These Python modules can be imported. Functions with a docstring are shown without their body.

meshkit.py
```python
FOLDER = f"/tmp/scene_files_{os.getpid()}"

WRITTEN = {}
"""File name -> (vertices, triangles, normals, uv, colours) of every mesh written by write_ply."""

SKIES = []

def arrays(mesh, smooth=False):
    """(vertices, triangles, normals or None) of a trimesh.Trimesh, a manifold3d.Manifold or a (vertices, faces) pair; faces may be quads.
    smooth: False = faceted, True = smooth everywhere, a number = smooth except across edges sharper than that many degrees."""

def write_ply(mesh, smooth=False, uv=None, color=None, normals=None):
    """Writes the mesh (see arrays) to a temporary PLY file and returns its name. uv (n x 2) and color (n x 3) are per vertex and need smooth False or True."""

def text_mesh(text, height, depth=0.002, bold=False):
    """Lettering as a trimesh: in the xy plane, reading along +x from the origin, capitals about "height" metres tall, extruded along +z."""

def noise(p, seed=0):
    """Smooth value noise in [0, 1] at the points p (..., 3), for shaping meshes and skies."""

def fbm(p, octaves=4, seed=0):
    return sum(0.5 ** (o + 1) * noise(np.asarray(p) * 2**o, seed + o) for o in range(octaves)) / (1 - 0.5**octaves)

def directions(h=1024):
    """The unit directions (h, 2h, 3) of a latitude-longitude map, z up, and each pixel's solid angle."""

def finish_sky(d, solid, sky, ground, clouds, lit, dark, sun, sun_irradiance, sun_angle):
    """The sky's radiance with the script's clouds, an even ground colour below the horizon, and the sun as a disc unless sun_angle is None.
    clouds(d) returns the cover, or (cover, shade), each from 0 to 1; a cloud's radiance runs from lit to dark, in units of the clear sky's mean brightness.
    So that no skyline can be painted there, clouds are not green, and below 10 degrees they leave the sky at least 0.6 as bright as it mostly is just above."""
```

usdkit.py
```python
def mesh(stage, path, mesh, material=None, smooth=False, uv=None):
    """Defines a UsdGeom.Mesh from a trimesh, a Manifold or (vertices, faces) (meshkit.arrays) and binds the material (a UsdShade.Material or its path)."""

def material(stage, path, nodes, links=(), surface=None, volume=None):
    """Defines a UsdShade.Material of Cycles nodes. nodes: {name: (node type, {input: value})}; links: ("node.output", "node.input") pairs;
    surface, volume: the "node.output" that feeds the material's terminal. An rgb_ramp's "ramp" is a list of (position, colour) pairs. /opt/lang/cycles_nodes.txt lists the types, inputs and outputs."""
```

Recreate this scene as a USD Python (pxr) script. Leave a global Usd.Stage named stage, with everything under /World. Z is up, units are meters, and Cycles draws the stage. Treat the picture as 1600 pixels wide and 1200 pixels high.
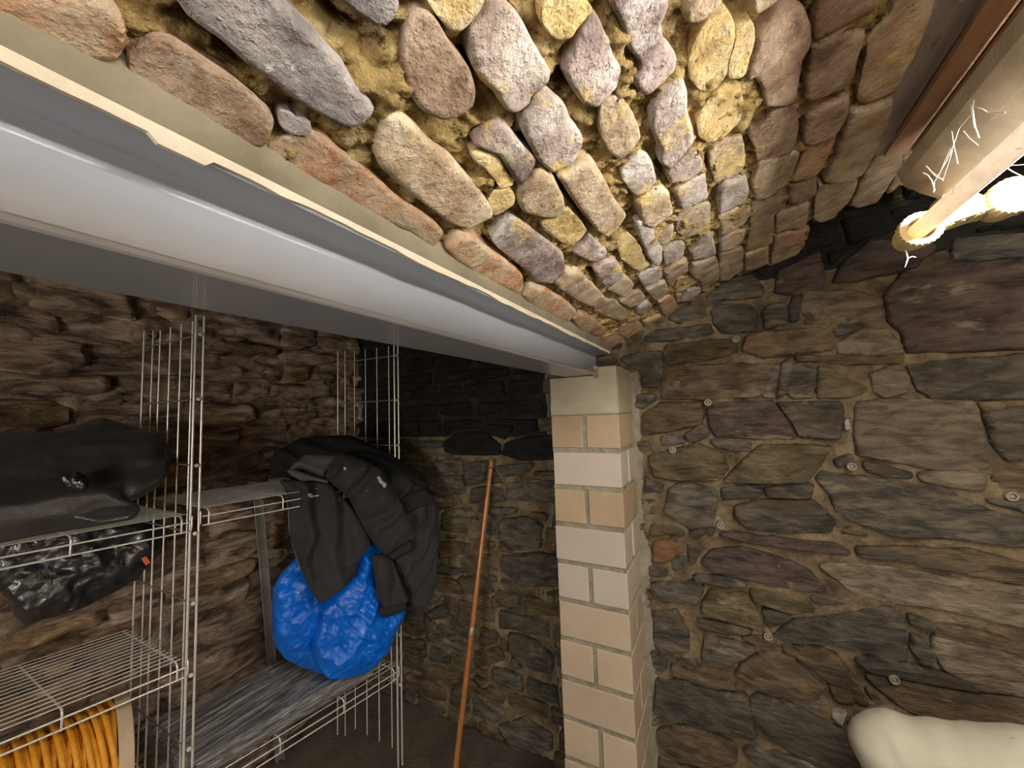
import math, random
import numpy as np, trimesh, usdkit, meshkit
from scipy.spatial import Delaunay, cKDTree
from shapely.geometry import Polygon, Point, box as sbox, MultiPolygon
from shapely.ops import unary_union
from shapely.prepared import prep
from shapely import contains_xy, affinity
from pxr import Usd, UsdGeom, UsdLux, UsdShade, Sdf, Gf, Vt

stage = Usd.Stage.CreateInMemory()
UsdGeom.SetStageUpAxis(stage, UsdGeom.Tokens.z)
UsdGeom.SetStageMetersPerUnit(stage, 1.0)
UsdGeom.Xform.Define(stage, '/World')
UsdGeom.Scope.Define(stage, '/World/Looks')

# ------------------------------------------------------------------ camera, light, exposure
H = 1.45                                   # eye height above the cellar floor
YAW, PITCH, ROLL, FOC = 0.48877149, 0.07418446, -0.03296468, 601.0
EXPOSURE = 0.75
TUBE_POWER = 105.0
FILL_POWER = 12.0
AMBIENT = 0.012
_f = np.array([-math.sin(YAW)*math.cos(PITCH), math.cos(YAW)*math.cos(PITCH), math.sin(PITCH)])
_r = np.array([math.cos(YAW), math.sin(YAW), 0.0]); _u = np.cross(_r, _f)
_c, _s = math.cos(ROLL), math.sin(ROLL)
CR, CU, CF = _c*_r + _s*_u, -_s*_r + _c*_u, _f
EYE = np.array([0, 0, H])
cam = UsdGeom.Camera.Define(stage, '/World/Camera')
m = np.eye(4); m[0, :3], m[1, :3], m[2, :3], m[3, :3] = CR, CU, -CF, EYE
cam.AddTransformOp().Set(Gf.Matrix4d(m))
cam.CreateHorizontalApertureAttr(36.0); cam.CreateVerticalApertureAttr(27.0)
cam.CreateFocalLengthAttr(36.0*FOC/1600.0)
cam.CreateClippingRangeAttr(Gf.Vec2f(0.02, 60.0))
cam.CreateExposureAttr(EXPOSURE)

dome = UsdLux.DomeLight.Define(stage, '/World/AmbientSky')  # faint ambient fill added all round, no sky reaches the cellar
dome.CreateIntensityAttr(AMBIENT); dome.CreateColorAttr(Gf.Vec3f(1.0, 0.93, 0.85))
fill_light = UsdLux.RectLight.Define(stage, '/World/DoorwayLight')     # added fill light behind the viewer, no door is built here
fill_light.CreateWidthAttr(0.85); fill_light.CreateHeightAttr(1.0)
fill_light.CreateIntensityAttr(FILL_POWER); fill_light.CreateColorAttr(Gf.Vec3f(1.0, 0.93, 0.84))
_x = UsdGeom.Xformable(fill_light.GetPrim())
_x.AddTranslateOp().Set(Gf.Vec3d(0.25, -2.42, 1.15)); _x.AddRotateXYZOp().Set(Gf.Vec3f(90, 0, 0))
_dl = fill_light

# ------------------------------------------------------------------ picture geometry
def ray(x, y): return CF + CR*((x-800)/FOC) - CU*((y-600)/FOC)
def atX(x, y, X): d = ray(x, y); return EYE + d*(X/d[0])
def atY(x, y, Y): d = ray(x, y); return EYE + d*(Y/d[1])
def atZ(x, y, Z): d = ray(x, y); return EYE + d*((Z-H)/d[2])
def atPlane(x, y, p0, n): d = ray(x, y); return EYE + d*(np.dot(np.asarray(p0)-EYE, n)/np.dot(d, n))
def project(p):
    q = np.asarray(p, float) - EYE; w = q@CF
    return np.stack([800+FOC*(q@CR)/w, 600-FOC*(q@CU)/w], -1), w
VX, VZ, VR = 0.801, H-1.8052, 2.363         # the vault's circle in the x, z plane
def atV(x, y):
    """(arc length, y) where the ray through a pixel meets the vault."""
    d = ray(x, y); ox, oz = EYE[0]-VX, EYE[2]-VZ
    a = d[0]**2+d[2]**2; b = 2*(ox*d[0]+oz*d[2]); c = ox*ox+oz*oz-VR*VR
    t = (-b+math.sqrt(b*b-4*a*c))/(2*a); p = EYE+d*t
    return math.atan2(p[0]-VX, p[2]-VZ)*VR, p[1]
def vault(s, y, h):
    s, y, h = np.broadcast_arrays(np.asarray(s, float), y, h); ph = s/VR; R = VR-h
    return np.stack([VX+R*np.sin(ph), y, VZ+R*np.cos(ph)], -1)
Y_END, X_LEFT = 1.56, -1.85
def endwall(x, z, h):
    x, z, h = np.broadcast_arrays(np.asarray(x, float), z, h); return np.stack([x, Y_END-h, z], -1)
def leftwall(y, z, h):
    y, z, h = np.broadcast_arrays(np.asarray(y, float), z, h); return np.stack([X_LEFT+h, y, z], -1)

# ------------------------------------------------------------------ prims
_used = {}
def numbered(path):
    n = _used.get(path, 0); _used[path] = n+1
    return path if n == 0 else f'{path}_{n:03d}'
def tag(prim, label=None, cat=None, group=None, kind=None):
    for k, v in (('label', label), ('category', cat), ('group', group), ('kind', kind)):
        if v: prim.SetCustomDataByKey(k, v)
    return prim
LOC = {}
def thing(name, label, cat, loc=(0, 0, 0), group=None, kind=None):
    path = numbered('/World/'+name); x = UsdGeom.Xform.Define(stage, path)
    x.AddTranslateOp().Set(Gf.Vec3d(*map(float, loc))); LOC[path] = np.asarray(loc, float)
    return tag(x.GetPrim(), label, cat, group, kind)
def obj(name, mesh, mat, parent=None, smooth=False, label=None, kind=None):
    base = str(parent.GetPath()) if parent is not None else '/World'
    path = numbered(f'{base}/{name}')
    top = '/'.join(path.split('/')[:3]); off = LOC.get(top, np.zeros(3))
    v, f, n = meshkit.arrays(mesh, False)
    mm = (np.asarray(v)-off, f)
    p = usdkit.mesh(stage, path, mm, M[mat], smooth=smooth).GetPrim()
    return tag(p, label, kind=kind)

# ------------------------------------------------------------------ mesh helpers
def cat(*ms):
    V, F, n = [], [], 0
    for m_ in ms:
        v, f = (np.asarray(m_[0]), np.asarray(m_[1])) if isinstance(m_, tuple) else (np.asarray(m_.vertices), np.asarray(m_.faces))
        if f.shape[1] == 4: f = np.vstack([f[:, [0, 1, 2]], f[:, [0, 2, 3]]])
        V.append(v); F.append(f+n); n += len(v)
    return np.vstack(V), np.vstack(F)
def tube(pts, r, sides=8, caps=True):
    P = np.asarray(pts, float); n = len(P); r = np.broadcast_to(np.asarray(r, float), (n,))
    T = np.gradient(P, axis=0); T /= np.linalg.norm(T, axis=1, keepdims=True)
    a = np.array([0, 0, 1.0]) if abs(T[0][2]) < .9 else np.array([1.0, 0, 0])
    U = np.cross(T[0], a); U /= np.linalg.norm(U); V = []
    ang = np.arange(sides)*2*np.pi/sides
    for k in range(n):
        U = U-T[k]*(U@T[k]); U /= np.linalg.norm(U); W = np.cross(T[k], U)
        V.append(P[k]+r[k]*(np.cos(ang)[:, None]*U+np.sin(ang)[:, None]*W))
    V = np.vstack(V); F = []
    for k in range(n-1):
        for j in range(sides):
            a0, b0 = k*sides+j, k*sides+(j+1) % sides
            F += [[a0, b0, b0+sides], [a0, b0+sides, a0+sides]]
    if caps:
        V = np.vstack([V, P[:1], P[-1:]]); c0, c1 = n*sides, n*sides+1
        for j in range(sides):
            F += [[c0, (j+1) % sides, j], [c1, (n-1)*sides+j, (n-1)*sides+(j+1) % sides]]
    return V, np.array(F)
def rbox(lo, hi, b=0.003):
    """A box with chamfered edges."""
    lo, hi = np.asarray(lo, float), np.asarray(hi, float); b = min(b, *(0.45*(hi-lo)))
    pts = []
    for i in range(8):
        s = np.array([(i >> k) & 1 for k in range(3)]); c = np.where(s, hi, lo); d = np.where(s, -1, 1)*b
        for k in range(3): q = c+d; q[k] = c[k]; pts.append(q)
    h = trimesh.Trimesh(np.array(pts)).convex_hull
    return np.array(h.vertices), np.array(h.faces)
def frame_box(c, X, Y, Z, size, b=0.003):
    v, f = rbox(-np.asarray(size)/2, np.asarray(size)/2, b)
    return np.asarray(c)+v[:, :1]*X+v[:, 1:2]*Y+v[:, 2:]*Z, f
def lathe(profile, c, axis, sides=32, closed=False):
    """profile: (r, t) pairs along axis."""
    axis = np.asarray(axis, float)/np.linalg.norm(axis); a = np.array([0, 0, 1.0]) if abs(axis[2]) < .9 else np.array([1.0, 0, 0])
    U = np.cross(axis, a); U /= np.linalg.norm(U); W = np.cross(axis, U); ang = np.arange(sides)*2*np.pi/sides
    V = np.vstack([np.asarray(c)+t*axis+r_*(np.cos(ang)[:, None]*U+np.sin(ang)[:, None]*W) for r_, t in profile]); F = []
    n = len(profile)
    for k in range(n if closed else n-1):
        for j in range(sides):
            a0, b0 = k*sides+j, k*sides+(j+1) % sides; a1, b1 = ((k+1) % n)*sides+j, ((k+1) % n)*sides+(j+1) % sides
            F += [[a0, b0, b1], [a0, b1, a1]]
    return V, np.array(F)
def fbm(p, oct_=3, seed=0): return meshkit.fbm(p, oct_, seed)*2-1

def tri_poly(poly, g, rings=(), gr=None):
    """Points and triangles filling a shapely polygon: its boundary (spacing g), inset rings and a grid inside. Returns (pts, faces, n_boundary, distance to edge)."""
    ext = poly.exterior; n = max(8, int(ext.length/(gr or g)))
    bd = np.array([ext.interpolate(i/n, normalized=True).coords[0] for i in range(n)])
    if not ext.is_ccw: bd = bd[::-1]
    P = [bd]; last = 0; gb = g if gr is None else gr
    for q in rings:
        ins = poly.buffer(-q, join_style=2)
        for part in getattr(ins, 'geoms', [ins]):
            if part.is_empty or part.exterior.length < 3*g: continue
            k = max(5, int(part.exterior.length/gb)); P.append(np.array([part.exterior.interpolate(i/k, normalized=True).coords[0] for i in range(k)]))
        last = q
    ins = poly.buffer(-(last+g*.55))
    if not ins.is_empty:
        x0, y0, x1, y1 = ins.bounds
        gx, gy = np.meshgrid(np.arange(x0, x1+g, g), np.arange(y0, y1+g, g*.87)); gx = gx+(np.arange(gx.shape[0]) % 2)[:, None]*g/2
        keep = contains_xy(ins, gx.ravel(), gy.ravel()); P.append(np.stack([gx.ravel()[keep], gy.ravel()[keep]], 1))
    P = np.vstack(P); rs = np.random.RandomState(len(P)); P[n:] += rs.uniform(-1, 1, P[n:].shape)*g*.04
    F = Delaunay(P).simplices; C = P[F].mean(1); A = P[F]
    area = (A[:, 1, 0]-A[:, 0, 0])*(A[:, 2, 1]-A[:, 0, 1])-(A[:, 1, 1]-A[:, 0, 1])*(A[:, 2, 0]-A[:, 0, 0])
    F = np.where((area > 0)[:, None], F, F[:, ::-1])
    F = F[contains_xy(poly, C[:, 0], C[:, 1]) & (np.abs(area) > 1e-12)]
    seg = np.vstack([bd[1:], bd[:1]]); fine = np.vstack([bd+(seg-bd)*t for t in (0, .25, .5, .75)])
    d = cKDTree(fine).query(P)[0]; d[:n] = 0
    return P, F, n, d
def clean(poly, r=.004, simp=.0008):
    if not poly.is_valid: poly = poly.buffer(0)
    q = poly.buffer(-r).buffer(r*1.9).buffer(-r*.9)
    if q.is_empty: q = poly
    if isinstance(q, MultiPolygon) or q.geom_type != 'Polygon': q = max(q.geoms, key=lambda a: a.area)
    return Polygon(q.exterior).simplify(simp)
def ragged(poly, amp, seed, freq=45):
    n = max(12, int(poly.exterior.length/.009))
    P = np.array([poly.exterior.interpolate(i/n, normalized=True).coords[0] for i in range(n)]); c = P.mean(0)
    q = np.c_[P*freq, np.full(n, seed*7.31)]
    P = P+amp*np.c_[fbm(q, 2, 1), fbm(q, 2, 2)]
    q = Polygon(P); q = q if q.is_valid else q.buffer(0)
    return q if q.geom_type == 'Polygon' else max(q.geoms, key=lambda a: a.area)
def stone(poly, place, out, deep, bevel, g, seed, rough=.004, scale=(28, 28), tilt=0.0, power=.5):
    """A masonry unit: the polygon as its face, rounded over at the edge, roughened, its sides going deep into the bed."""
    P, F, n, d = tri_poly(poly, g, (bevel*.35, bevel), min(g, bevel*1.0))
    t = np.clip(d/bevel, 0, 1); rs = random.Random(seed)
    c = P.mean(0); ext = max(np.ptp(P[:, 0]), np.ptp(P[:, 1]))
    a = rs.uniform(0, 6.28); w = ((P-c)@np.array([math.cos(a), math.sin(a)]))/ext
    q = np.c_[P*np.asarray(scale), np.full(len(P), seed*3.77)]
    h = out*(1-(1-t)**2)**power + tilt*w*t + rough*fbm(q, 4, seed % 9)*np.clip(.35+t, 0, 1)
    V = place(P[:, 0], P[:, 1], h)
    bd = P[:n]; cc = c+(bd-c)*.97
    B = place(cc[:, 0], cc[:, 1], np.full(n, -deep)); k = len(V); i = np.arange(n); j = (i+1) % n
    side = np.vstack([np.c_[i, k+i, k+j], np.c_[i, k+j, j]])
    back = [[k+n, k+b, k+a] for a, b in zip(i, j)]
    return np.vstack([V, B, place(c[0], c[1], -deep)[None]]), np.vstack([F, side, np.array(back)])
def facing(mesh, toward):
    """Flip the triangles of an outward surface if they look away."""
    v, f = mesh; a = v[f]; nn = np.cross(a[:, 1]-a[:, 0], a[:, 2]-a[:, 0])
    return (v, f[:, ::-1]) if (nn*(np.asarray(toward)-a.mean(1))).sum() < 0 else mesh
def outward(mesh):
    t = trimesh.Trimesh(*mesh, process=False)
    return (mesh[0], mesh[1][:, ::-1]) if t.volume < 0 else mesh
def sheet(place, a, b, hfun):
    A, B = np.meshgrid(a, b, indexing='ij'); hh = hfun(A, B); V = place(A.ravel(), B.ravel(), hh.ravel())
    n, k = A.shape; i = (np.arange(n-1)[:, None]*k+np.arange(k-1)[None]).ravel()
    return V, np.vstack([np.c_[i, i+k, i+k+1], np.c_[i, i+k+1, i+1]]), A, B
class Patch: pass
def settle(mesh, z):
    v = mesh[0].copy(); v[:, 2] = np.maximum(v[:, 2], z); return v, mesh[1]
def cushion(poly_px, p0, n, front, back, g, wr=None, edge=None, up=(0, 0, 1), curve=None):
    """A stuffed or draped shape: an outline seen in the photo set on the plane (p0, n), swelling front and back of it. wr(P) displaces the front, curve(P) bends the whole along n."""
    n = np.asarray(n, float)/np.linalg.norm(n); U = np.cross(up, n); U /= np.linalg.norm(U); W = np.cross(n, U); p0 = np.asarray(p0, float)
    q = np.array([atPlane(x, y, p0, n)-p0 for x, y in poly_px]); poly = Polygon(np.c_[q@U, q@W])
    poly = clean(poly, g*1.2, g*.2)
    P, F, nb, d = tri_poly(poly, g, (g*.4,))
    e = edge or .5*math.sqrt(poly.area); t = np.clip(d/e, 0, 1); s = np.sqrt(1-(1-t)**2)
    hf = front*s; hb = -back*s
    if wr is not None: hf = hf+wr(P)*np.clip(d/(2.5*g), 0, 1)
    cv = curve(P) if curve is not None else 0
    hf = hf+cv; hb = hb+cv
    V1 = p0+P[:, :1]*U+P[:, 1:]*W+hf[:, None]*n; V2 = p0+P[nb:, :1]*U+P[nb:, 1:]*W+hb[nb:, None]*n
    mp = np.r_[np.arange(nb), len(P)+np.arange(len(P)-nb)]
    r = Patch(); r.mesh = (np.vstack([V1, V2]), np.vstack([F, mp[F][:, ::-1]])); r.mesh = outward(r.mesh)
    r.P, r.h, r.p0, r.n, r.U, r.W = P, hf, p0, n, U, W
    return r
def on_patch(pt, px, lift=.0012, g=.004, swell=.002):
    """A thin blob lying on a cushion's front."""
    q = np.array([atPlane(x, y, pt.p0, pt.n)-pt.p0 for x, y in px]); 
    tree = cKDTree(pt.P)
    def hh(P):
        dd, ii = tree.query(P, k=3); w = 1/(dd+1e-4); return (pt.h[ii]*w).sum(1)/w.sum(1)
    # follow the view ray to the raised surface
    out = []
    for (x, y) in px:
        z = 0.0
        for _ in range(6):
            s = atPlane(x, y, pt.p0+pt.n*z, pt.n)-pt.p0; z = hh(np.array([[s@pt.U, s@pt.W]]))[0]
        out.append([s@pt.U, s@pt.W])
    poly = Polygon(out).buffer(0); P, F, nb, d = tri_poly(poly, g)
    base = hh(P); hf = base+lift+swell*np.sqrt(np.clip(d/(2*g), 0, 1)); hf[:nb] = base[:nb]; hb = base-.002
    V1 = pt.p0+P[:, :1]*pt.U+P[:, 1:]*pt.W+hf[:, None]*pt.n; V2 = pt.p0+P[nb:, :1]*pt.U+P[nb:, 1:]*pt.W+hb[nb:, None]*pt.n
    mp = np.r_[np.arange(nb), len(P)+np.arange(len(P)-nb)]
    return outward((np.vstack([V1, V2]), np.vstack([F, mp[F][:, ::-1]])))

# ------------------------------------------------------------------ materials
M = {}
def mat(name, ramp, scale=(1, 1, 1), ns=6, rough=.7, bump=.5, bs=60, bd=.01, vary=.25, patch=None, spec=.4, metal=0, detail=8, rot=(0, 0, 0), distort=0.0, extra=None, coat=0, world=False, bump2=None):
    """ramp: (pos, colour) stops over a fractal noise; patch: (colour, noise scale, threshold from, to); vary: brightness spread between objects."""
    N = {'tc': ('texture_coordinate', {}), 'geo': ('geometry', {}), 'mp': ('mapping', {'scale': scale, 'rotation': rot}),
         'n1': ('noise_texture', {'scale': ns, 'detail': detail, 'roughness': .62, 'distortion': distort}),
         'rp': ('rgb_ramp', {'ramp': ramp}), 'oi': ('object_info', {}),
         'mr': ('map_range', {'from_min': 0, 'from_max': 1, 'to_min': 1-vary, 'to_max': 1+vary}),
         'hv': ('hsv', {'hue': .5, 'saturation': 1, 'fac': 1}),
         'n2': ('noise_texture', {'scale': bs, 'detail': 6, 'roughness': .65}),
         'bp': ('bump', {'strength': bump, 'distance': bd}),
         'p': ('principled_bsdf', {'roughness': rough, 'specular_ior_level': spec, 'metallic': metal, 'coat_weight': coat, **(extra or {})})}
    L = [('geo.position' if world else 'tc.object', 'mp.vector'), ('mp.vector', 'n1.vector'), ('n1.fac', 'rp.fac'), ('oi.random', 'mr.value'), ('mr.result', 'hv.value'),
         ('mp.vector', 'n2.vector'), ('n2.fac', 'bp.height'), ('bp.normal', 'p.normal')]
    src = 'rp.color'
    for k, pt in enumerate(patch or []):
        col, sc, a, b = pt[:4]
        N[f'pn{k}'] = ('noise_texture', {'scale': sc, 'detail': 7, 'roughness': .7, 'w': 3.1*k+1, 'dimensions': '4D'})
        N[f'pr{k}'] = ('map_range', {'from_min': a, 'from_max': b, 'to_min': 0, 'to_max': 1, 'clamp': True})
        N[f'pm{k}'] = ('mix_color', {'b': col})
        L += [('mp.vector', f'pn{k}.vector'), (f'pn{k}.fac', f'pr{k}.value'), (f'pr{k}.result', f'pm{k}.fac'), (src, f'pm{k}.a')]
        src = f'pm{k}.result'
    if bump2:
        N['v2'] = ('voronoi_texture', {'scale': bump2[0], 'feature': 'f1', 'randomness': 1.0}); N['b2'] = ('bump', {'strength': bump2[1], 'distance': bump2[2]})
        L += [('mp.vector', 'v2.vector'), ('v2.distance', 'b2.height'), ('b2.normal', 'bp.normal')]
    L += [(src, 'hv.color'), ('hv.color', 'p.base_color')]
    M[name] = usdkit.material(stage, '/World/Looks/'+name, N, L, surface='p.BSDF')
def emit(name, col, strength):
    M[name] = usdkit.material(stage, '/World/Looks/'+name, {'e': ('emission', {'color': col, 'strength': strength})}, [], surface='e.emission')

SAND = (.52, .36, .14)
mat('mortar_sand', [(.34, (.16, .095, .032)), (.45, (.42, .285, .10)), (.55, (.55, .39, .16)), (.68, (.62, .50, .30))], ns=30, rough=.95, bump=1.0, bs=190, bd=.018, vary=0, patch=[((.56, .48, .34), 9, .58, .68), ((.14, .085, .03), 85, .57, .63)], spec=.2, world=True)
_eff = ((.56, .52, .47), 13, .52, .62)
_pit = ((.10, .07, .05), 75, .62, .66)
_snd = ((.56, .41, .17), 12, .57, .64)
B_ = dict(rough=.88, bump=1.0, bs=80, bd=.011, spec=.25, ns=20, vary=.13)
mat('brick_purple', [(.36, (.19, .135, .12)), (.5, (.33, .25, .22)), (.62, (.42, .34, .30))], patch=[_eff, _snd, _pit], **B_)
mat('brick_grey', [(.36, (.17, .15, .145)), (.5, (.30, .265, .255)), (.62, (.40, .36, .34))], patch=[((.32, .15, .09), 8, .60, .70), ((.6, .55, .52), 34, .60, .66), _pit], **B_)
mat('brick_orange', [(.36, (.33, .175, .09)), (.5, (.48, .29, .17)), (.62, (.50, .37, .26))], patch=[((.44, .36, .25), 12, .50, .62), _pit], **B_)
mat('brick_tan', [(.36, (.29, .20, .12)), (.5, (.42, .32, .21)), (.62, (.52, .43, .31))], patch=[((.36, .24, .19), 7, .56, .68), _snd, _pit], **B_)
mat('brick_brown', [(.36, (.20, .125, .08)), (.5, (.34, .235, .16)), (.62, (.44, .33, .24))], patch=[((.50, .41, .31), 10, .54, .66), _pit], **B_)
mat('brick_white', [(.36, (.28, .215, .18)), (.5, (.42, .35, .30)), (.62, (.53, .48, .43))], patch=[((.33, .23, .18), 10, .55, .66), _snd, _pit], **B_)
mat('brick_sandy', [(.36, (.34, .23, .09)), (.5, (.52, .375, .16)), (.62, (.60, .48, .27))], patch=[((.58, .52, .43), 14, .58, .66), _pit], **B_)
S_ = dict(scale=(1, 1, 3.0), ns=14, rough=.6, bump=1.0, bs=30, bd=.022, spec=.45, vary=.25, rot=(0, .12, 0), distort=.5)
_q = ((.27, .225, .155), 6, .60, .68)
mat('slate_grey', [(.36, (0.040, 0.036, 0.029)), (.5, (0.094, 0.083, 0.065)), (.63, (0.171, 0.142, 0.102))], patch=[((0.123, 0.081, 0.045), 4, .54, .68), _q], **S_)
mat('slate_brown', [(.36, (0.059, 0.039, 0.022)), (.5, (0.130, 0.091, 0.051)), (.63, (0.199, 0.141, 0.081))], patch=[((0.081, 0.074, 0.063), 4, .56, .66), _q], **S_)
mat('slate_olive', [(.36, (0.052, 0.042, 0.021)), (.5, (0.119, 0.092, 0.046)), (.63, (0.183, 0.142, 0.076))], patch=[((0.086, 0.081, 0.071), 4, .56, .66), _q], **S_)
mat('slate_purple', [(.36, (0.045, 0.028, 0.024)), (.5, (0.096, 0.067, 0.054)), (.63, (0.147, 0.106, 0.085))], patch=[((0.101, 0.046, 0.021), 4, .62, .72), _q], **S_)
mat('slate_pale', [(.36, (0.096, 0.075, 0.051)), (.5, (0.188, 0.149, 0.102)), (.63, (0.273, 0.221, 0.155))], patch=[((0.174, 0.076, 0.025), 5, .60, .70), _q], **S_)
mat('slate_rust', [(.25, (0.101, 0.047, 0.022)), (.5, (0.217, 0.106, 0.049)), (.75, (0.284, 0.170, 0.100))], patch=[_q], **S_)
mat('slate_soot', [(.36, (.005, .005, .005)), (.5, (.011, .010, .009)), (.63, (.022, .019, .014))], patch=[((.05, .042, .026), 6, .64, .72)], **S_)  # shade beneath the beam and over the vault end, put into the stone colour
mat('quartz', [(.3, (.16, .14, .105)), (.7, (.30, .27, .22))], rough=.5, ns=12, bump=.6)
mat('mortar_wall', [(.34, (0.058, 0.039, 0.021)), (.45, (0.141, 0.098, 0.051)), (.56, (0.217, 0.160, 0.086)), (.68, (0.294, 0.236, 0.153))], ns=9, rough=.75, bump=1, bs=70, bd=.016, vary=0, patch=[((0.064, 0.052, 0.032), 4, .55, .68), ((0.448, 0.397, 0.293), 12, .66, .73)], spec=.5, world=True)
mat('mortar_shade', [(.34, (.006, .005, .004)), (.5, (.016, .014, .010)), (.66, (.04, .034, .022))], ns=7, rough=.8, bump=1, bs=60, bd=.015, vary=0, world=True)  # mortar colour darkened to stand for shade
mat('rock', [(.33, (0.061, 0.043, 0.032)), (.45, (0.243, 0.170, 0.121)), (.56, (0.486, 0.354, 0.254)), (.68, (0.769, 0.587, 0.436))], scale=(1, 1, 3.4), ns=6, rough=.8, bump=1, bs=36, bd=.022, vary=.25, distort=1.0, rot=(.15, 0, 0), patch=[((.30, .235, .165), 6, .60, .70), ((.012, .009, .008), 3.4, .60, .66)])
mat('rock_warm', [(.33, (0.061, 0.038, 0.020)), (.45, (0.223, 0.142, 0.073)), (.56, (0.405, 0.274, 0.154)), (.68, (0.648, 0.486, 0.324))], scale=(1, 1, 3.0), ns=6, rough=.8, bump=1, bs=36, bd=.022, vary=.25, distort=.9, rot=(.15, 0, 0), patch=[((.36, .28, .20), 6, .62, .72), ((.012, .009, .008), 3.4, .62, .68)])
mat('rock_bed', [(.25, (.015, .011, .009)), (.45, (.10, .07, .05)), (.7, (.27, .20, .145))], scale=(1, 1, 2.6), ns=7, rough=.9, bump=1, bs=50, bd=.02, vary=0, world=True)
mat('paint_grey', [(.36, (.325, .35, .395)), (.62, (.37, .395, .44))], ns=2.5, rough=.30, bump=.05, bs=220, bd=.002, vary=0, spec=.5, patch=[((.42, .44, .46), 3, .62, .75)], coat=.25)
mat('mortar_smear', [(.3, (.62, .55, .42)), (.7, (.74, .67, .54))], ns=20, rough=.9, bump=.6, bs=150, bd=.004, vary=0)
mat('concrete', [(.36, (.165, .14, .090)), (.62, (.235, .205, .14))], ns=10, rough=.9, bump=.5, bs=190, bd=.004, vary=0, patch=[((.13, .105, .065), 6, .56, .70)])
mat('pad_concrete', [(.3, (.30, .27, .19)), (.7, (.42, .38, .28))], ns=8, rough=.9, bump=.5, bs=150, bd=.004, vary=0, patch=[((.24, .22, .15), 7, .56, .70)])
mat('sandlime', [(.3, (0.364, 0.278, 0.198)), (.7, (0.434, 0.344, 0.254))], ns=5, rough=.85, bump=.25, bs=180, bd=.003, vary=.07, patch=[((0.346, 0.293, 0.243), 4, .56, .68)])
mat('sandlime_tan', [(.3, (0.318, 0.230, 0.138)), (.7, (0.379, 0.285, 0.184))], ns=6, rough=.85, bump=.25, bs=180, bd=.003, vary=.07, patch=[((0.200, 0.159, 0.098), 9, .62, .74)])
mat('sandlime_pale', [(.3, (0.387, 0.325, 0.271)), (.7, (0.449, 0.384, 0.325))], ns=4, rough=.8, bump=.2, bs=180, bd=.003, vary=.05, patch=[((0.346, 0.280, 0.219), 6, .60, .72)])
mat('cement', [(.3, (.20, .175, .125)), (.7, (.36, .32, .24))], ns=24, rough=.95, bump=1, bs=120, bd=.008, vary=0)
mat('chrome', [(.4, (.60, .58, .54)), (.6, (.72, .70, .65))], ns=30, rough=.32, bump=.05, metal=.35, vary=.03, spec=.7)
mat('grey_metal', [(.3, (.24, .22, .20)), (.7, (.38, .36, .33))], ns=8, rough=.45, bump=.1, metal=.6, vary=0)
mat('black_plastic', [(.36, (.036, .034, .034)), (.62, (.052, .050, .050))], ns=6, rough=.27, bump=.3, bs=9, bd=.02, vary=0, spec=.75)
mat('black_film', [(.3, (.014, .014, .016)), (.7, (.026, .026, .03))], ns=6, rough=.12, bump=.5, bs=18, bd=.02, vary=0, spec=.9, coat=.4)
mat('blue_plastic', [(.36, (.0005, .095, .50)), (.62, (.001, .135, .64))], ns=5, rough=.09, bump=.55, bs=24, bd=.014, vary=0, spec=.5, bump2=(26, .3, .012))
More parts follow.
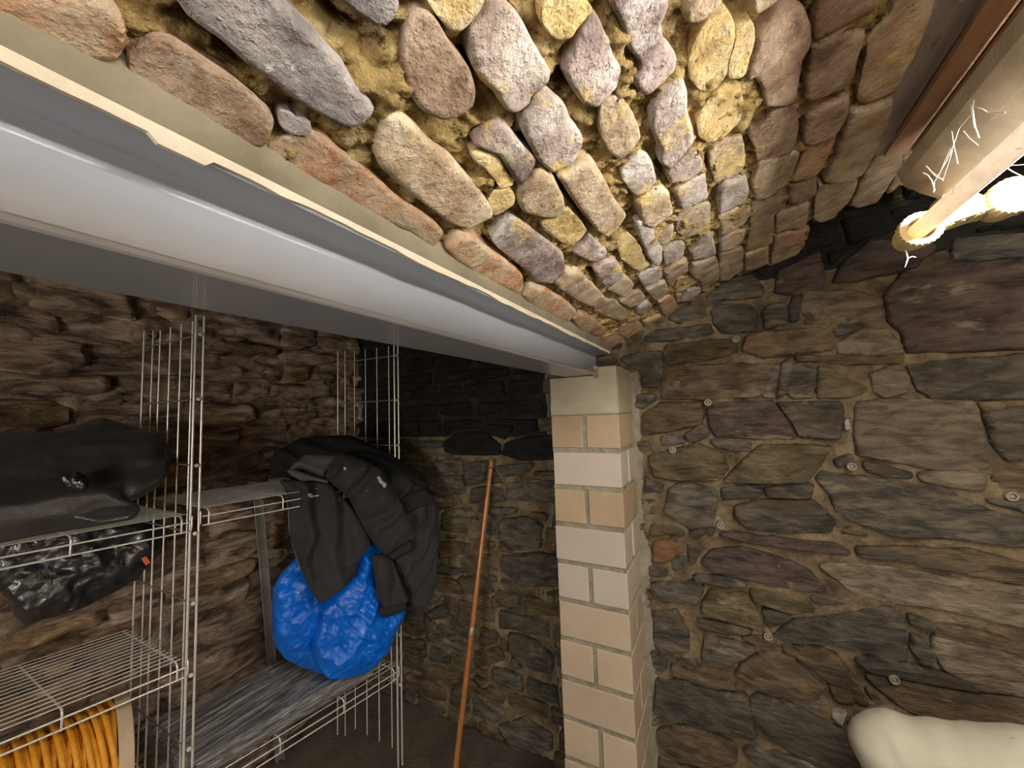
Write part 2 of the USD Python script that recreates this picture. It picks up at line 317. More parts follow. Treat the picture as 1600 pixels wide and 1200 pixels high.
mat('jacket_cloth', [(.3, (.018, .017, .017)), (.7, (.034, .032, .031))], ns=12, rough=.85, bump=.5, bs=320, bd=.002, vary=0, spec=.25, extra={'sheen_weight': .04, 'sheen_roughness': .5}, patch=[((.16, .155, .15), 26, .735, .76)])
mat('jacket_dark', [(.3, (.008, .008, .009)), (.7, (.015, .015, .016))], ns=12, rough=.9, bump=.4, bs=300, bd=.002, vary=0, spec=.2)
mat('jacket_rib', [(.3, (.014, .013, .013)), (.7, (.026, .024, .024))], ns=12, rough=.9, bump=.8, bs=120, bd=.004, vary=0, spec=.2)
mat('jacket_lining', [(.3, (.055, .050, .056)), (.7, (.085, .078, .086))], ns=9, rough=.7, bump=.3, bs=200, bd=.002, vary=0)
mat('paint_spot', [(.3, (.42, .42, .38)), (.7, (.58, .57, .52))], ns=60, rough=.8, bump=.5, bs=200, vary=0)
mat('dark_card', [(.3, (.055, .045, .035)), (.7, (.11, .09, .07))], ns=8, rough=.5, bump=.2, vary=0)
mat('orange_rope', [(.3, (.62, .24, .012)), (.7, (.80, .36, .03))], ns=30, rough=.45, bump=.6, bs=160, bd=.004, vary=0)
mat('cardboard', [(.3, (.42, .31, .20)), (.7, (.52, .40, .27))], ns=14, rough=.9, bump=.2, vary=0)
mat('red_tag', [(.3, (.75, .10, .03)), (.7, (.85, .14, .05))], ns=10, rough=.5, bump=.1, vary=0)
mat('stick_wood', [(.3, (.24, .085, .022)), (.7, (.38, .15, .045))], scale=(1, 1, .12), ns=60, rough=.3, bump=.15, vary=0, coat=.5)
mat('ferrule', [(.3, (.55, .40, .26)), (.7, (.7, .55, .4))], rough=.2, metal=.7, bump=.05, vary=0)
mat('pale_cloth', [(.3, (.36, .35, .28)), (.7, (.44, .425, .34))], ns=6, rough=.95, bump=.35, bs=260, bd=.002, vary=0, spec=.2)
mat('white_cloth', [(.3, (.80, .80, .77)), (.7, (.88, .88, .85))], rough=.8, bump=.2, vary=0)
mat('lamp_cream', [(.36, (.25, .21, .155)), (.62, (.36, .31, .235))], ns=12, rough=.55, bump=.25, bs=160, bd=.003, vary=0, patch=[((.16, .12, .07), 14, .58, .68)])
mat('lamp_plastic', [(.3, (.62, .49, .24)), (.7, (.76, .64, .36))], ns=16, rough=.4, bump=.2, vary=0, patch=[((.20, .12, .05), 20, .66, .74)])
mat('lamp_grime', [(.3, (.16, .12, .08)), (.7, (.30, .24, .16))], ns=18, rough=.6, bump=.3, vary=0)
mat('dead_glass', [(.3, (.50, .45, .39)), (.7, (.66, .61, .55))], ns=14, rough=.28, bump=.15, bs=120, bd=.003, vary=0)
mat('board_grey', [(.36, (.16, .14, .135)), (.62, (.27, .24, .225))], scale=(6, .5, 6), ns=7, rough=.85, bump=.5, bs=40, bd=.004, vary=0, patch=[((.06, .05, .04), 9, .64, .70)])
mat('board_brown', [(.3, (.26, .15, .095)), (.7, (.40, .26, .17))], scale=(6, .5, 6), ns=8, rough=.75, bump=.4, bs=40, bd=.004, vary=.12)
mat('cobweb', [(.3, (.70, .64, .54)), (.7, (.82, .76, .66))], rough=.95, bump=0, vary=0)
mat('plug_grey', [(.3, (.20, .17, .13)), (.7, (.32, .28, .22))], rough=.6, bump=.2, vary=.1, ns=30)
mat('earth', [(.3, (.06, .046, .034)), (.7, (.14, .11, .08))], ns=5, rough=.95, bump=.8, vary=0)
mat('dim_wall', [(.3, (.25, .21, .16)), (.7, (.46, .39, .30))], ns=4, rough=.9, bump=.8, bs=14, bd=.03, vary=0, world=True)
emit('tube_light', (1.0, .955, .88), TUBE_POWER)
M['film'] = usdkit.material(stage, '/World/Looks/film', {
    'tc': ('texture_coordinate', {}), 'mp': ('mapping', {'scale': (9, .7, 20), 'rotation': (0, 0, .2)}),
    'n': ('noise_texture', {'scale': 9, 'detail': 7, 'roughness': .7, 'distortion': .5}), 'bp': ('bump', {'strength': 1.0, 'distance': .012}),
    'rp': ('rgb_ramp', {'ramp': [(.38, (.09, .085, .08)), (.54, (.36, .35, .34)), (.63, (.75, .74, .72))]}),  # pale streaks in the colour imitate highlights on the film
    'p': ('principled_bsdf', {'roughness': .16, 'specular_ior_level': .8}),
    't': ('transparent_bsdf', {'color': (.9, .9, .9)}), 'mx': ('mix_closure', {'fac': .78})},
    [('tc.object', 'mp.vector'), ('mp.vector', 'n.vector'), ('n.fac', 'rp.fac'), ('rp.color', 'p.base_color'), ('n.fac', 'bp.height'), ('bp.normal', 'p.normal'),
     ('t.BSDF', 'mx.closure1'), ('p.BSDF', 'mx.closure2')], surface='mx.closure')
def glow_mat(y0, y1):
    M['glow_glass'] = usdkit.material(stage, '/World/Looks/glow_glass', {
        'g': ('geometry', {}), 'sx': ('separate_xyz', {}), 'mr': ('map_range', {'from_min': y0, 'from_max': y1, 'to_min': 0, 'to_max': 1, 'clamp': True}),
        'pw': ('math', {'math_type': 'power', 'value2': 2.2}), 'ml': ('math', {'math_type': 'multiply', 'value2': .9}),
        'n': ('noise_texture', {'scale': 40, 'detail': 5}), 'rp': ('rgb_ramp', {'ramp': [(.3, (.62, .56, .49)), (.66, (.78, .72, .65)), (.72, (.36, .28, .2))]}),
        'p': ('principled_bsdf', {'roughness': .3, 'specular_ior_level': .5, 'emission_color': (1.0, .36, .06)}), 'tr': ('translucent_bsdf', {}), 'mx': ('mix_closure', {'fac': .38})},
        [('g.position', 'sx.vector'), ('sx.y', 'mr.value'), ('mr.result', 'pw.value1'), ('pw.value', 'ml.value1'), ('ml.value', 'p.emission_strength'),
         ('g.position', 'n.vector'), ('n.fac', 'rp.fac'), ('rp.color', 'p.base_color'), ('rp.color', 'tr.color'), ('p.BSDF', 'mx.closure1'), ('tr.BSDF', 'mx.closure2')], surface='mx.closure')

# ------------------------------------------------------------------ tracing tables: (origin x, origin y, scale) of the views the outlines were read in
def T(o, pts): return [(o[0]+x/o[2], o[1]+y/o[2]) for x, y in pts]
A1, A2, A3, A4 = (0, 0, 4), (360, 0, 4), (720, 0, 4), (1060, 0, 4)
A5, A6, A7, A8 = (520, 200, 4), (840, 160, 5), (820, 340, 5), (1120, 180, 4.4444)
VAULT = [
 ('orange', A1, [(-420,-40),(-100,-150),(560,-60),(690,20),(770,150),(775,290),(700,390),(380,320),(0,185),(-420,30)]),
 ('brown', A1, [(800,330),(990,215),(1150,290),(1350,420),(1560,590),(1710,725),(1690,810),(1620,940),(1430,870),(1210,745),(960,590),(830,500)]),
 ('grey', A2, [(-520,-190),(-330,-20),(-250,100),(-60,230),(0,290),(110,380),(280,500),(400,600),(560,690),(730,790),(820,765),(905,680),(830,600),(760,520),(690,390),(570,280),(490,180),(410,100),(310,0),(230,-90),(-200,-330)]),
 ('grey', A2, [(320,690),(390,720),(385,745),(480,750),(505,790),(490,830),(360,830),(300,760)]),
 ('orange', A2, [(330,860),(490,835),(570,850),(690,960),(830,1060),(940,1150),(1070,1250),(1200,1330),(1290,1410),(1330,1460),(1280,1520),(1250,1545),(1120,1450),(990,1385),(840,1300),(600,1190),(400,1085),(260,1025),(190,940)]),
 ('tan', A2, [(960,720),(1060,700),(1150,790),(1230,890),(1370,990),(1470,1105),(1570,1215),(1610,1260),(1640,1350),(1540,1395),(1490,1425),(1370,1390),(1280,1320),(1160,1230),(1040,1130),(920,1010),(890,930),(930,790)]),
 ('grey', A2, [(560,-120),(740,20),(800,70),(900,140),(960,150),(1030,70),(1045,0),(1000,-120),(750,-200)]),
 ('brown', A2, [(1120,130),(1180,70),(1240,80),(1310,170),(1380,280),(1440,350),(1500,440),(1530,570),(1510,650),(1420,720),(1340,740),(1240,710),(1150,620),(1090,500),(1060,380),(1070,250),(1090,190)]),
 ('sandy', A2, [(1250,0),(1310,90),(1380,200),(1450,180),(1530,100),(1580,20),(1600,-80),(1400,-150),(1200,-80)]),
 ('white', A3, [(40,180),(160,110),(200,30),(290,20),(360,110),(410,220),(480,330),(540,420),(565,470),(520,535),(440,555),(430,640),(370,690),(300,690),(200,560),(130,500),(80,410),(60,270)]),
 ('white', A3, [(450,570),(550,575),(640,640),(690,760),(770,870),(720,960),(700,1010),(600,1050),(570,1080),(480,1000),(430,910),(370,780),(385,705),(440,650)]),
 ('purple', A3, [(640,440),(700,330),(740,200),(790,140),(840,70),(880,180),(920,260),(950,370),(1000,440),(970,540),(900,600),(840,665),(760,630),(700,540),(660,480)]),
 ('purple', A3, [(930,0),(980,90),(1030,190),(1040,280),(1110,370),(1130,420),(1060,470),(1110,550),(1170,580),(1250,510),(1330,440),(1340,370),(1320,310),(1260,250),(1240,130),(1290,60),(1280,-40),(1200,-160),(960,-180)]),
 ('sandy', A3, [(500,70),(560,-20),(700,-60),(830,50),(740,140),(680,240),(580,230),(510,150)]),
 ('tan', A3, [(880,640),(990,600),(1060,680),(1100,800),(1120,860),(1060,940),(1000,1000),(930,950),(880,860),(870,780)]),
 ('white', A3, [(1210,620),(1280,540),(1370,460),(1410,560),(1400,660),(1430,760),(1450,870),(1410,915),(1300,1045),(1240,1010),(1250,920),(1190,820),(1180,700)]),
 ('white', A3, [(1425,940),(1460,925),(1510,1000),(1500,1060),(1400,1130),(1310,1140),(1290,1070)]),
 ('purple', A3, [(70,910),(130,850),(220,760),(290,790),(340,860),(410,930),(470,1010),(420,1080),(360,1150),(300,1060),(240,960),(160,940)]),
 ('sandy', A5, [(970,450),(1010,400),(1100,380),(1140,430),(1120,490),(1020,550),(980,510)]),
 ('sandy', A5, [(870,140),(960,150),(1020,170),(1090,300),(1140,345),(1060,370),(960,250),(880,200)]),
 ('tan', A5, [(1180,360),(1290,250),(1370,290),(1440,440),(1450,490),(1400,550),(1290,550),(1190,520),(1155,440)]),
 ('purple', A5, [(990,690),(1050,610),(1120,550),(1200,610),(1260,650),(1340,710),(1440,790),(1450,880),(1370,970),(1280,960),(1200,880),(1130,820),(1040,750)]),
 ('orange', A5, [(690,730),(780,640),(900,680),(930,730),(1020,790),(1110,850),(1180,920),(1190,980),(1160,1030),(1000,960),(860,880),(760,810)]),
 ('orange', A7, [(-30,590),(50,510),(140,540),(280,620),(370,700),(400,735),(330,810),(260,780),(130,720),(10,640)]),
 ('orange', A7, [(360,780),(430,730),(520,780),(600,840),(640,880),(590,920),(500,900),(420,860)]),
 ('orange', A7, [(620,920),(700,890),(770,940),(785,980),(720,1030),(650,990),(600,950)]),
 ('tan', A7, [(220,510),(320,410),(430,420),(520,510),(600,590),(650,650),(560,710),(480,680),(370,620),(290,560)]),
 ('tan', A6, [(140,550),(220,540),(330,460),(430,450),(500,570),(560,680),(620,800),(690,880),(640,960),(540,1050),(470,1000),(370,880),(290,770),(210,650)]),
 ('white', A6, [(660,540),(700,470),(800,400),(860,420),(900,520),(920,620),(860,690),(770,735),(720,680),(670,600)]),
 ('tan', A6, [(770,770),(860,700),(950,640),(1020,700),(1040,800),(1050,870),(980,920),(890,980),(820,940),(790,860)]),
 ('white', A6, [(1060,680),(1180,610),(1300,540),(1310,640),(1330,740),(1220,790),(1130,850),(1090,780)]),
 ('tan', A6, [(1100,870),(1230,805),(1340,790),(1350,930),(1260,1020),(1160,1060),(1090,1000)]),
 ('tan', A4, [(195,950),(260,890),(390,845),(415,960),(410,1040),(350,1100),(225,1140)]),
 ('white', A8, [(10,510),(60,460),(200,430),(220,520),(200,590),(100,640),(10,680)]),
 ('tan', A8, [(10,705),(120,645),(230,600),(230,690),(180,760),(60,820),(20,830)]),
 ('white', A8, [(30,860),(120,800),(200,790),(180,870),(100,930),(20,940)]),
 ('tan', A8, [(20,965),(180,925),(180,1060),(80,1140),(20,1150)]),
 ('sandy', A4, [(60,400),(90,300),(150,170),(220,110),(310,90),(345,150),(340,260),(310,400),(290,480),(230,560),(140,560),(80,480)]),
 ('sandy', A4, [(200,610),(290,530),(380,530),(400,640),(380,760),(300,840),(200,890),(130,850),(120,740)]),
 ('sandy', A4, [(355,180),(465,140),(475,250),(440,380),(400,480),(325,495),(315,420),(345,300)]),
 ('brown', A4, [(500,200),(640,90),(760,40),(830,170),(820,290),(770,370),(740,560),(735,635),(620,660),(540,655),(530,540),(470,460),(415,530),(440,420),(490,290)]),
 ('tan', A4, [(510,60),(600,0),(660,-60),(560,-130),(470,-80),(470,70)]),
 ('tan', A4, [(30,50),(80,-60),(180,-150),(250,-60),(270,10),(190,90),(110,140),(50,130)]),
 ('brown', A4, [(440,830),(520,790),(590,690),(730,655),(745,780),(730,890),(680,1000),(620,1080),(500,1060),(490,930)]),
 ('tan', A8, [(290,315),(450,285),(580,235),(530,390),(480,480),(380,560),(260,580),(240,470)]),
 ('tan', A8, [(240,600),(400,565),(470,525),(480,620),(395,690),(385,880),(290,910),(200,935),(230,770)]),
 ('tan', A8, [(200,960),(355,895),(355,1020),(280,1060),(195,1080)]),
 ('brown', A8, [(415,690),(520,655),(640,610),(625,720),(610,785),(480,785),(405,815)]),
 ('orange', A8, [(400,835),(480,805),(608,800),(598,890),(392,930)]),
 ('tan', A8, [(388,948),(585,905),(565,960),(430,1020),(382,1040)]),
 ('brown', A8, [(500,475),(570,472),(690,425),(688,550),(560,615),(510,600)]),
 ('orange', A8, [(520,455),(560,360),(610,235),(700,200),(825,125),(810,200),(740,340),(695,405),(600,445)]),
 ('brown', A4, [(790,610),(800,480),(840,310),(920,225),(1155,185),(1130,300),(1095,450),(1040,530),(920,585),(825,620)]),
 ('brown', A4, [(845,180),(880,0),(900,-150),(1300,-150),(1210,40),(1100,115),(920,205),(855,250)]),
 ('brown', A4, [(785,895),(800,720),(890,645),(1065,595),(1055,700),(1005,800),(940,855),(820,905)]),
 ('tan', A4, [(1120,620),(1150,480),(1190,335),(1180,235),(1320,105),(1420,-80),(1620,-120),(1560,130),(1480,330),(1400,490),(1340,570),(1240,615),(1170,645)]),
 ('tan', A4, [(910,1130),(960,1020),(1005,900),(1060,765),(1095,675),(1180,668),(1340,605),(1330,680),(1280,830),(1200,980),(1150,1080),(1080,1120),(980,1140)]),
 ('tan', A8, [(680,720),(690,560),(720,485),(870,478),(980,438),(955,530),(900,620),(850,660),(830,700),(720,745)]),
 ('tan', A8, [(925,620),(985,505),(1020,395),(1100,255),(1170,145),(1220,55),(1260,170),(1285,270),(1275,370),(1215,440),(1160,535),(1110,600),(980,640)]),
 ('tan', A8, [(1295,290),(1420,230),(1390,320),(1340,420),(1270,475),(1190,545),(1180,540),(1230,445),(1293,370)]),
 ('brown', A8, [(1295,490),(1400,375),(1500,245),(1620,160),(1680,150),(1600,330),(1420,520),(1330,512)]),
 ('purple', A7, [(380,270),(470,190),(510,130),(560,190),(640,260),(620,300),(540,340),(450,310)]),
 ('purple', A7, [(535,400),(640,325),(700,315),(740,380),(770,440),(690,505),(620,540),(565,450)]),
 ('tan', A7, [(645,560),(780,455),(850,520),(830,570),(760,620),(690,580)]),
 ('sandy', A7, [(720,210),(810,140),(870,180),(910,260),(940,340),(985,370),(900,420),(830,380),(760,320)]),
 ('white', A7, [(870,30),(960,0),(1000,80),(1010,150),(1070,230),(1070,320),(1040,375),(1000,360),(940,260),(900,160)]),
 ('tan', A7, [(1015,160),(1100,100),(1160,50),(1150,140),(1100,210),(1070,225)]),
 ('white', A7, [(1085,270),(1205,185),(1245,200),(1235,290),(1180,330),(1100,375)]),
 ('white', A7, [(1290,260),(1350,180),(1440,90),(1480,210),(1490,285),(1400,315),(1310,325)]),
 ('tan', A7, [(1285,420),(1315,350),(1490,310),(1520,400),(1510,480),(1380,555),(1375,500),(1300,450)]),
 ('tan', A7, [(1090,420),(1180,350),(1265,315),(1270,400),(1175,475),(1155,535),(1110,510)]),
 ('sandy', A7, [(1190,485),(1290,455),(1355,500),(1250,555),(1180,585)]),
 ('white', A7, [(1230,635),(1280,575),(1375,545),(1365,590),(1320,640),(1230,660)]),
 ('white', A7, [(890,470),(980,405),(1055,395),(1075,455),(1010,505),(930,530)]),
 ('tan', A7, [(940,560),(1090,480),(1125,575),(1020,645)]),
 ('orange', A7, [(1040,655),(1130,605),(1175,640),(1190,690),(1120,770),(1080,750)]),
 ('tan', A7, [(740,660),(830,605),(900,575),(945,620),(880,675),(810,700)]),
 ('white', A7, [(875,690),(960,645),(995,690),(920,755),(860,740)]),
 ('orange', A7, [(930,800),(1060,755),(1078,770),(960,865),(920,830)]),
 ('tan', A7, [(540,720),(620,655),(700,645),(795,720),(770,805),(690,790)]),
 ('orange', A7, [(705,880),(790,825),(860,795),(920,840),(925,870),(800,955)]),
 ('tan', A7, [(790,785),(860,745),(910,780),(860,792),(800,815)]),
 ('tan', A7, [(1185,605),(1225,592),(1218,650),(1185,660)]),
 ('sandy', A6, [(30,930),(120,900),(220,820),(330,920),(385,1000),(330,1065),(250,1115),(180,1075),(60,1010)]),
]
HOLES = [T(A3, [(570,490),(620,440),(660,480),(700,545),(735,600),(700,615),(640,580),(600,560)]), T(A2, [(1045,90),(1045,-60),(1220,-60),(1235,30),(1190,70),(1110,90)]),
         T(A6, [(110,560),(160,560),(300,800),(460,1010),(440,1030),(260,800)]), T(A6, [(955,470),(1010,520),(1020,640),(990,660),(950,600)]), T(A6, [(1340,370),(1370,560),(1330,600),(1315,500)]),
         T(A7, [(480,420),(530,410),(600,490),(590,520)]), T(A2, [(480,0),(560,30),(700,140),(830,230),(830,260),(700,200),(560,80)]), T(A1, [(1030,70),(1330,190),(1440,300),(1600,440),(1600,500),(1420,380),(1330,260),(1100,140)]),
         T(A3, [(30,330),(90,420),(170,560),(140,570),(50,430)]), T(A3, [(350,820),(480,1000),(590,1080),(680,1190),(640,1190),(440,990)]), T(A5, [(920,690),(1060,800),(1180,890),(1240,960),(1180,930),(1040,830)]), T(A5, [(930,420),(960,440),(980,550),(950,540)]),
         T(A4, [(780,300),(830,320),(790,480),(775,600),(760,560)]), T(A4, [(1120,330),(1170,340),(1130,500),(1090,560),(1090,480)])]
B1, B2, C6, C7 = (960, 400, 2.5), (960, 720, 2.5), (400, 500, 3), (400, 800, 3)
STONES = [
 ('grey', B1, [(350,170),(440,90),(540,70),(580,120),(580,150),(480,165)]), ('purple', B1, [(630,140),(640,60),(800,-20),(820,60),(815,120),(700,150)]),
 ('purple', B1, [(860,100),(890,30),(1000,-60),(1260,-40),(1180,40),(1050,70),(960,90)]), ('grey', B1, [(1330,10),(1330,-70),(1760,-100),(1760,-10),(1600,0)]),
 ('purple', B1, [(1060,150),(1130,60),(1330,30),(1600,10),(1760,0),(1760,350),(1600,360),(1380,370),(1150,375),(1130,300),(1080,250)]),
 ('grey', B1, [(380,210),(440,185),(530,190),(560,230),(550,290),(420,300),(390,260)]), ('grey', B1, [(580,220),(600,190),(670,180),(680,260),(590,285)]),
 ('pale', B1, [(740,140),(900,130),(1000,150),(1050,170),(1050,240),(900,260),(750,265),(730,210)]), ('grey', B1, [(700,155),(728,155),(718,250),(692,255),(682,200)]),
 ('grey', B1, [(210,240),(270,195),(340,190),(360,230),(250,258)]), ('grey', B1, [(120,318),(160,290),(370,265),(390,300),(250,325),(130,335)]),
 ('olive', B1, [(190,385),(200,350),(380,325),(465,325),(485,370),(400,398),(210,425)]), ('brown', B1, [(495,370),(515,315),(570,295),(800,280),(860,305),(855,368),(700,382),(580,398)]),
 ('pale', B1, [(870,335),(960,295),(1000,275),(1080,290),(1120,350),(1140,378),(1000,383),(880,378)]), ('grey', B1, [(860,290),(880,272),(1000,260),(940,288),(870,315)]),
 ('grey', B1, [(20,400),(80,380),(180,370),(190,440),(180,510),(110,510),(100,450)]),
 ('brown', B1, [(212,442),(330,428),(600,413),(618,432),(570,548),(350,558),(183,553),(192,500)]), ('grey', B1, [(624,432),(650,422),(630,550),(590,550),(578,540)]),
 ('grey', B1, [(655,420),(690,397),(698,405),(688,450),(668,540),(635,553)]), ('grey', B1, [(700,422),(740,417),(790,440),(780,550),(700,558),(672,530),(688,450)]),
 ('olive', B1, [(795,435),(850,442),(900,480),(980,510),(990,525),(920,553),(792,553)]), ('pale', B1, [(1005,460),(1100,422),(1140,440),(1150,530),(1060,553),(1024,530)]),
 ('brown', B1, [(705,388),(880,390),(1130,385),(1130,415),(900,417),(720,405)]), ('grey', B1, [(1145,432),(1250,412),(1600,385),(1760,380),(1760,555),(1500,558),(1250,558),(1190,512)]),
 ('brown', B1, [(110,622),(180,575),(338,575),(348,620),(338,658),(200,688),(110,698)]), ('grey', B1, [(272,702),(340,655),(368,680),(358,710),(290,728)]),
 ('purple', B1, [(362,602),(400,573),(620,568),(680,660),(713,713),(560,713),(400,708),(372,662)]), ('grey', B1, [(635,573),(880,568),(898,600),(880,718),(800,713),(722,708),(692,640)]),
 ('quartz', B1, [(890,640),(915,622),(928,678),(892,688)]), ('pale', B1, [(948,573),(1100,558),(1410,568),(1440,650),(1472,828),(1300,838),(1100,808),(962,778),(943,700)]),
 ('brown', B1, [(1432,573),(1530,573),(1530,598),(1452,598)]), ('grey', B1, [(1452,602),(1600,592),(1760,600),(1760,780),(1540,798),(1492,740)]),
 ('grey', B1, [(373,718),(530,733),(535,758),(480,763),(402,748)]), ('olive', B1, [(132,782),(320,733),(418,770),(443,830),(408,878),(240,878),(152,863)]),
 ('olive', B1, [(424,880),(502,802),(572,738),(740,738),(853,747),(788,838),(748,888),(560,888)]), ('grey', B1, [(182,703),(263,708),(278,730),(182,738)]),
 ('grey', B1, [(862,803),(928,775),(938,808),(870,828)]), ('grey', B1, [(975,803),(1168,852),(1168,868),(1060,863),(992,838)]), ('pale', B1, [(1192,853),(1330,843),(1458,862),(1448,918),(1300,898),(1202,878)]),
 ('brown', B1, [(1472,918),(1502,843),(1760,840),(1760,925)]),
 ('grey', B1, [(812,843),(870,852),(1060,882),(1270,902),(1480,1002),(1600,1032),(1760,1070),(1760,1165),(1600,1138),(1350,1108),(1100,1098),(960,1048),(872,1008),(852,940),(792,872)]),
 ('grey', B1, [(212,910),(250,888),(398,912),(398,990),(378,1058),(290,1068),(192,1000)]), ('grey', B1, [(418,912),(568,897),(578,938),(422,953)]), ('grey', B1, [(587,912),(778,892),(768,948),(602,943)]),
 ('grey', B1, [(472,980),(560,958),(780,958),(868,1040),(848,1078),(680,1083),(520,1068),(472,1030)]), ('grey', B1, [(292,1082),(340,1067),(353,1090),(310,1098)]), ('grey', B1, [(362,1070),(388,1062),(388,1093)]),
 ('purple', B1, [(402,1092),(430,1083),(700,1112),(870,1132),(938,1168),(800,1158),(560,1128)]),
 ('rust', B2, [(152,322),(220,312),(268,350),(200,398),(152,398)]), ('grey', B2, [(222,400),(250,373),(268,380),(258,428),(232,428)]),
 ('purple', B2, [(343,400),(382,353),(500,343),(680,393),(768,440),(838,518),(720,512),(560,478),(382,438)]),
 ('brown', B2, [(948,343),(1150,343),(1400,353),(1600,403),(1760,430),(1760,515),(1550,478),(1350,438),(1150,398),(962,378)]),
 ('pale', B2, [(803,412),(960,413),(1200,443),(1450,493),(1600,493),(1760,520),(1760,690),(1560,648),(1300,588),(1100,558),(950,528),(872,468)]),
 ('grey', B2, [(302,452),(400,458),(518,480),(518,493),(420,488),(322,473)]), ('grey', B2, [(142,482),(330,473),(348,500),(328,558),(182,548)]),
 ('olive', B2, [(343,560),(373,513),(518,523),(548,570),(588,658),(480,638),(343,600)]), ('olive', B2, [(533,512),(620,522),(738,533),(788,588),(700,598),(602,568),(542,548)]),
 ('grey', B2, [(752,532),(850,542),(998,546),(900,558),(802,563)]), ('grey', B2, [(582,582),(698,610),(678,633),(602,658)]),
 ('grey', B2, [(612,690),(700,633),(900,603),(1080,573),(1138,620),(1148,778),(1080,793),(980,748),(860,723),(722,718)]), ('grey', B2, [(1152,602),(1248,640),(1248,668),(1162,648)]),
 ('grey', B2, [(1172,692),(1228,720),(1258,788),(1202,798),(1162,740)]), ('brown', B2, [(1254,643),(1400,663),(1600,723),(1760,755),(1760,805),(1500,738),(1262,688)]),
 ('pale', B2, [(1254,693),(1400,693),(1600,763),(1760,800),(1760,970),(1600,928),(1450,908),(1302,828),(1252,750)]),
 ('grey', B2, [(152,592),(240,592),(288,680),(288,748),(182,758),(152,700)]), ('olive', B2, [(322,622),(450,643),(565,670),(450,678),(342,658)]),
 ('grey', B2, [(352,692),(440,702),(555,738),(500,778),(420,808),(342,788)]), ('brown', B2, [(485,692),(600,692),(638,728),(562,730)]),
 ('brown', B2, [(473,840),(502,793),(590,753),(690,763),(798,860),(826,880),(798,928),(640,918),(522,868)]), ('brown', B2, [(645,733),(760,723),(868,760),(918,830),(938,948),(862,938),(834,860),(704,758)]),
 ('grey', B2, [(942,782),(1060,773),(1150,803),(1400,873),(1445,908),(1250,878),(1002,828)]), ('brown', B2, [(985,843),(1200,883),(1400,923),(1600,943),(1760,970),(1760,1055),(1400,1028),(1150,988),(1064,920)]),
 ('brown', B2, [(932,872),(998,958),(962,958),(922,910)]), ('grey', B2, [(975,872),(1058,958),(1022,958)]),
 ('brown', B2, [(223,802),(400,862),(515,898),(400,888),(232,838)]), ('grey', B2, [(162,862),(250,862),(518,922),(538,1010),(556,1088),(450,1068),(250,1018),(153,980)]),
 ('grey', B2, [(534,940),(562,923),(700,963),(800,1013),(900,1063),(948,1160),(998,1258),(850,1218),(700,1148),(600,1078),(533,1000)]), ('grey', B2, [(742,932),(808,950),(818,978),(762,968)]),
 ('quartz', B2, [(850,975),(915,975),(895,1045),(840,1000)]),
 ('brown', B2, [(162,1062),(280,1033),(398,1083),(478,1130),(478,1178),(350,1198),(182,1148)]), ('grey', B2, [(502,1133),(620,1143),(798,1203),(700,1238),(552,1188)]),
 ('soot', C6, [(880,570),(940,530),(1060,530),(1138,590),(1138,630),(960,633),(882,618)]), ('soot', C6, [(1042,520),(1080,492),(1200,502),(1158,558),(1112,538)]), ('soot', C6, [(1162,582),(1250,553),(1440,540),(1450,650),(1240,658),(1152,630)]),
 ('grey', C6, [(832,662),(960,658),(968,708),(852,713)]), ('grey', C6, [(975,672),(1080,662),(1068,758),(980,778)]), ('grey', C6, [(802,732),(960,733),(975,808),(860,828),(802,790)]), ('grey', C6, [(1122,690),(1300,672),(1278,708),(1162,738)]),
 ('grey', C6, [(1172,772),(1300,753),(1450,760),(1450,860),(1250,848),(1172,838)]), ('olive', C6, [(872,902),(1000,882),(1038,940),(980,998),(872,988)]), ('grey', C6, [(1142,942),(1270,923),(1338,970),(1328,1068),(1200,1078),(1132,1010)]),
 ('brown', C6, [(852,1042),(1000,1052),(1000,1088),(862,1118)]), ('grey', C6, [(1152,1112),(1300,1093),(1450,1120),(1450,1250),(1250,1248),(1152,1180)]),
 ('olive', C7, [(942,312),(1060,302),(1108,378),(1002,378)]), ('grey', C7, [(852,532),(930,562),(918,588),(852,568)]), ('grey', C7, [(1182,572),(1300,602),(1388,680),(1378,758),(1250,718),(1192,650)]),
 ('olive', C7, [(1012,662),(1130,643),(1158,698),(1042,728)]), ('grey', C7, [(802,472),(880,433),(898,490),(822,508)]), ('grey', C7, [(1002,772),(1078,802),(1052,818)]), ('grey', C7, [(1132,1012),(1250,973),(1378,1050),(1378,1128),(1202,1128)]),
]

# ------------------------------------------------------------------ ceiling: the brick vault
CENTER = np.array([0.1, .7, H-.2])
ceil = thing('ceiling', 'shallow brick vault with crumbling yellow sand mortar', None, kind='structure')
vpolys = []
for k, (col, o, pts) in enumerate(VAULT):
    q = Polygon([atV(x, y) for x, y in T(o, pts)]); q = clean(q if q.is_valid else q.buffer(0), .0025, .0005).buffer(.0015); vpolys.append((col, ragged(q, .0022, k)))
for k, (col, q) in enumerate(vpolys):
    size = math.sqrt(q.area); near = q.centroid.y < .75
    g = .0075 if near else .009
    out = .002+.006*random.Random(k).random()
    if col == 'sandy': out = .001
    ms = stone(q, vault, out,   .05, min(.0065, size*.12), g, k, rough=.0034 if col != 'sandy' else .006, scale=(40, 30), tilt=.006, power=.6)
    obj('brick', facing(ms, CENTER), 'brick_'+col, ceil, smooth=38)
vu = unary_union([q for _, q in vpolys])
hole_u = unary_union([Polygon([atV(x, y) for x, y in h]).buffer(0) for h in HOLES])
edge_trees = cKDTree(np.vstack([np.array([q.exterior.interpolate(t, normalized=True).coords[0] for t in np.linspace(0, 1, 60)]) for _, q in vpolys]))
END_S = math.asin((.145-VX)/VR)*VR
vend = vu.buffer(.012)
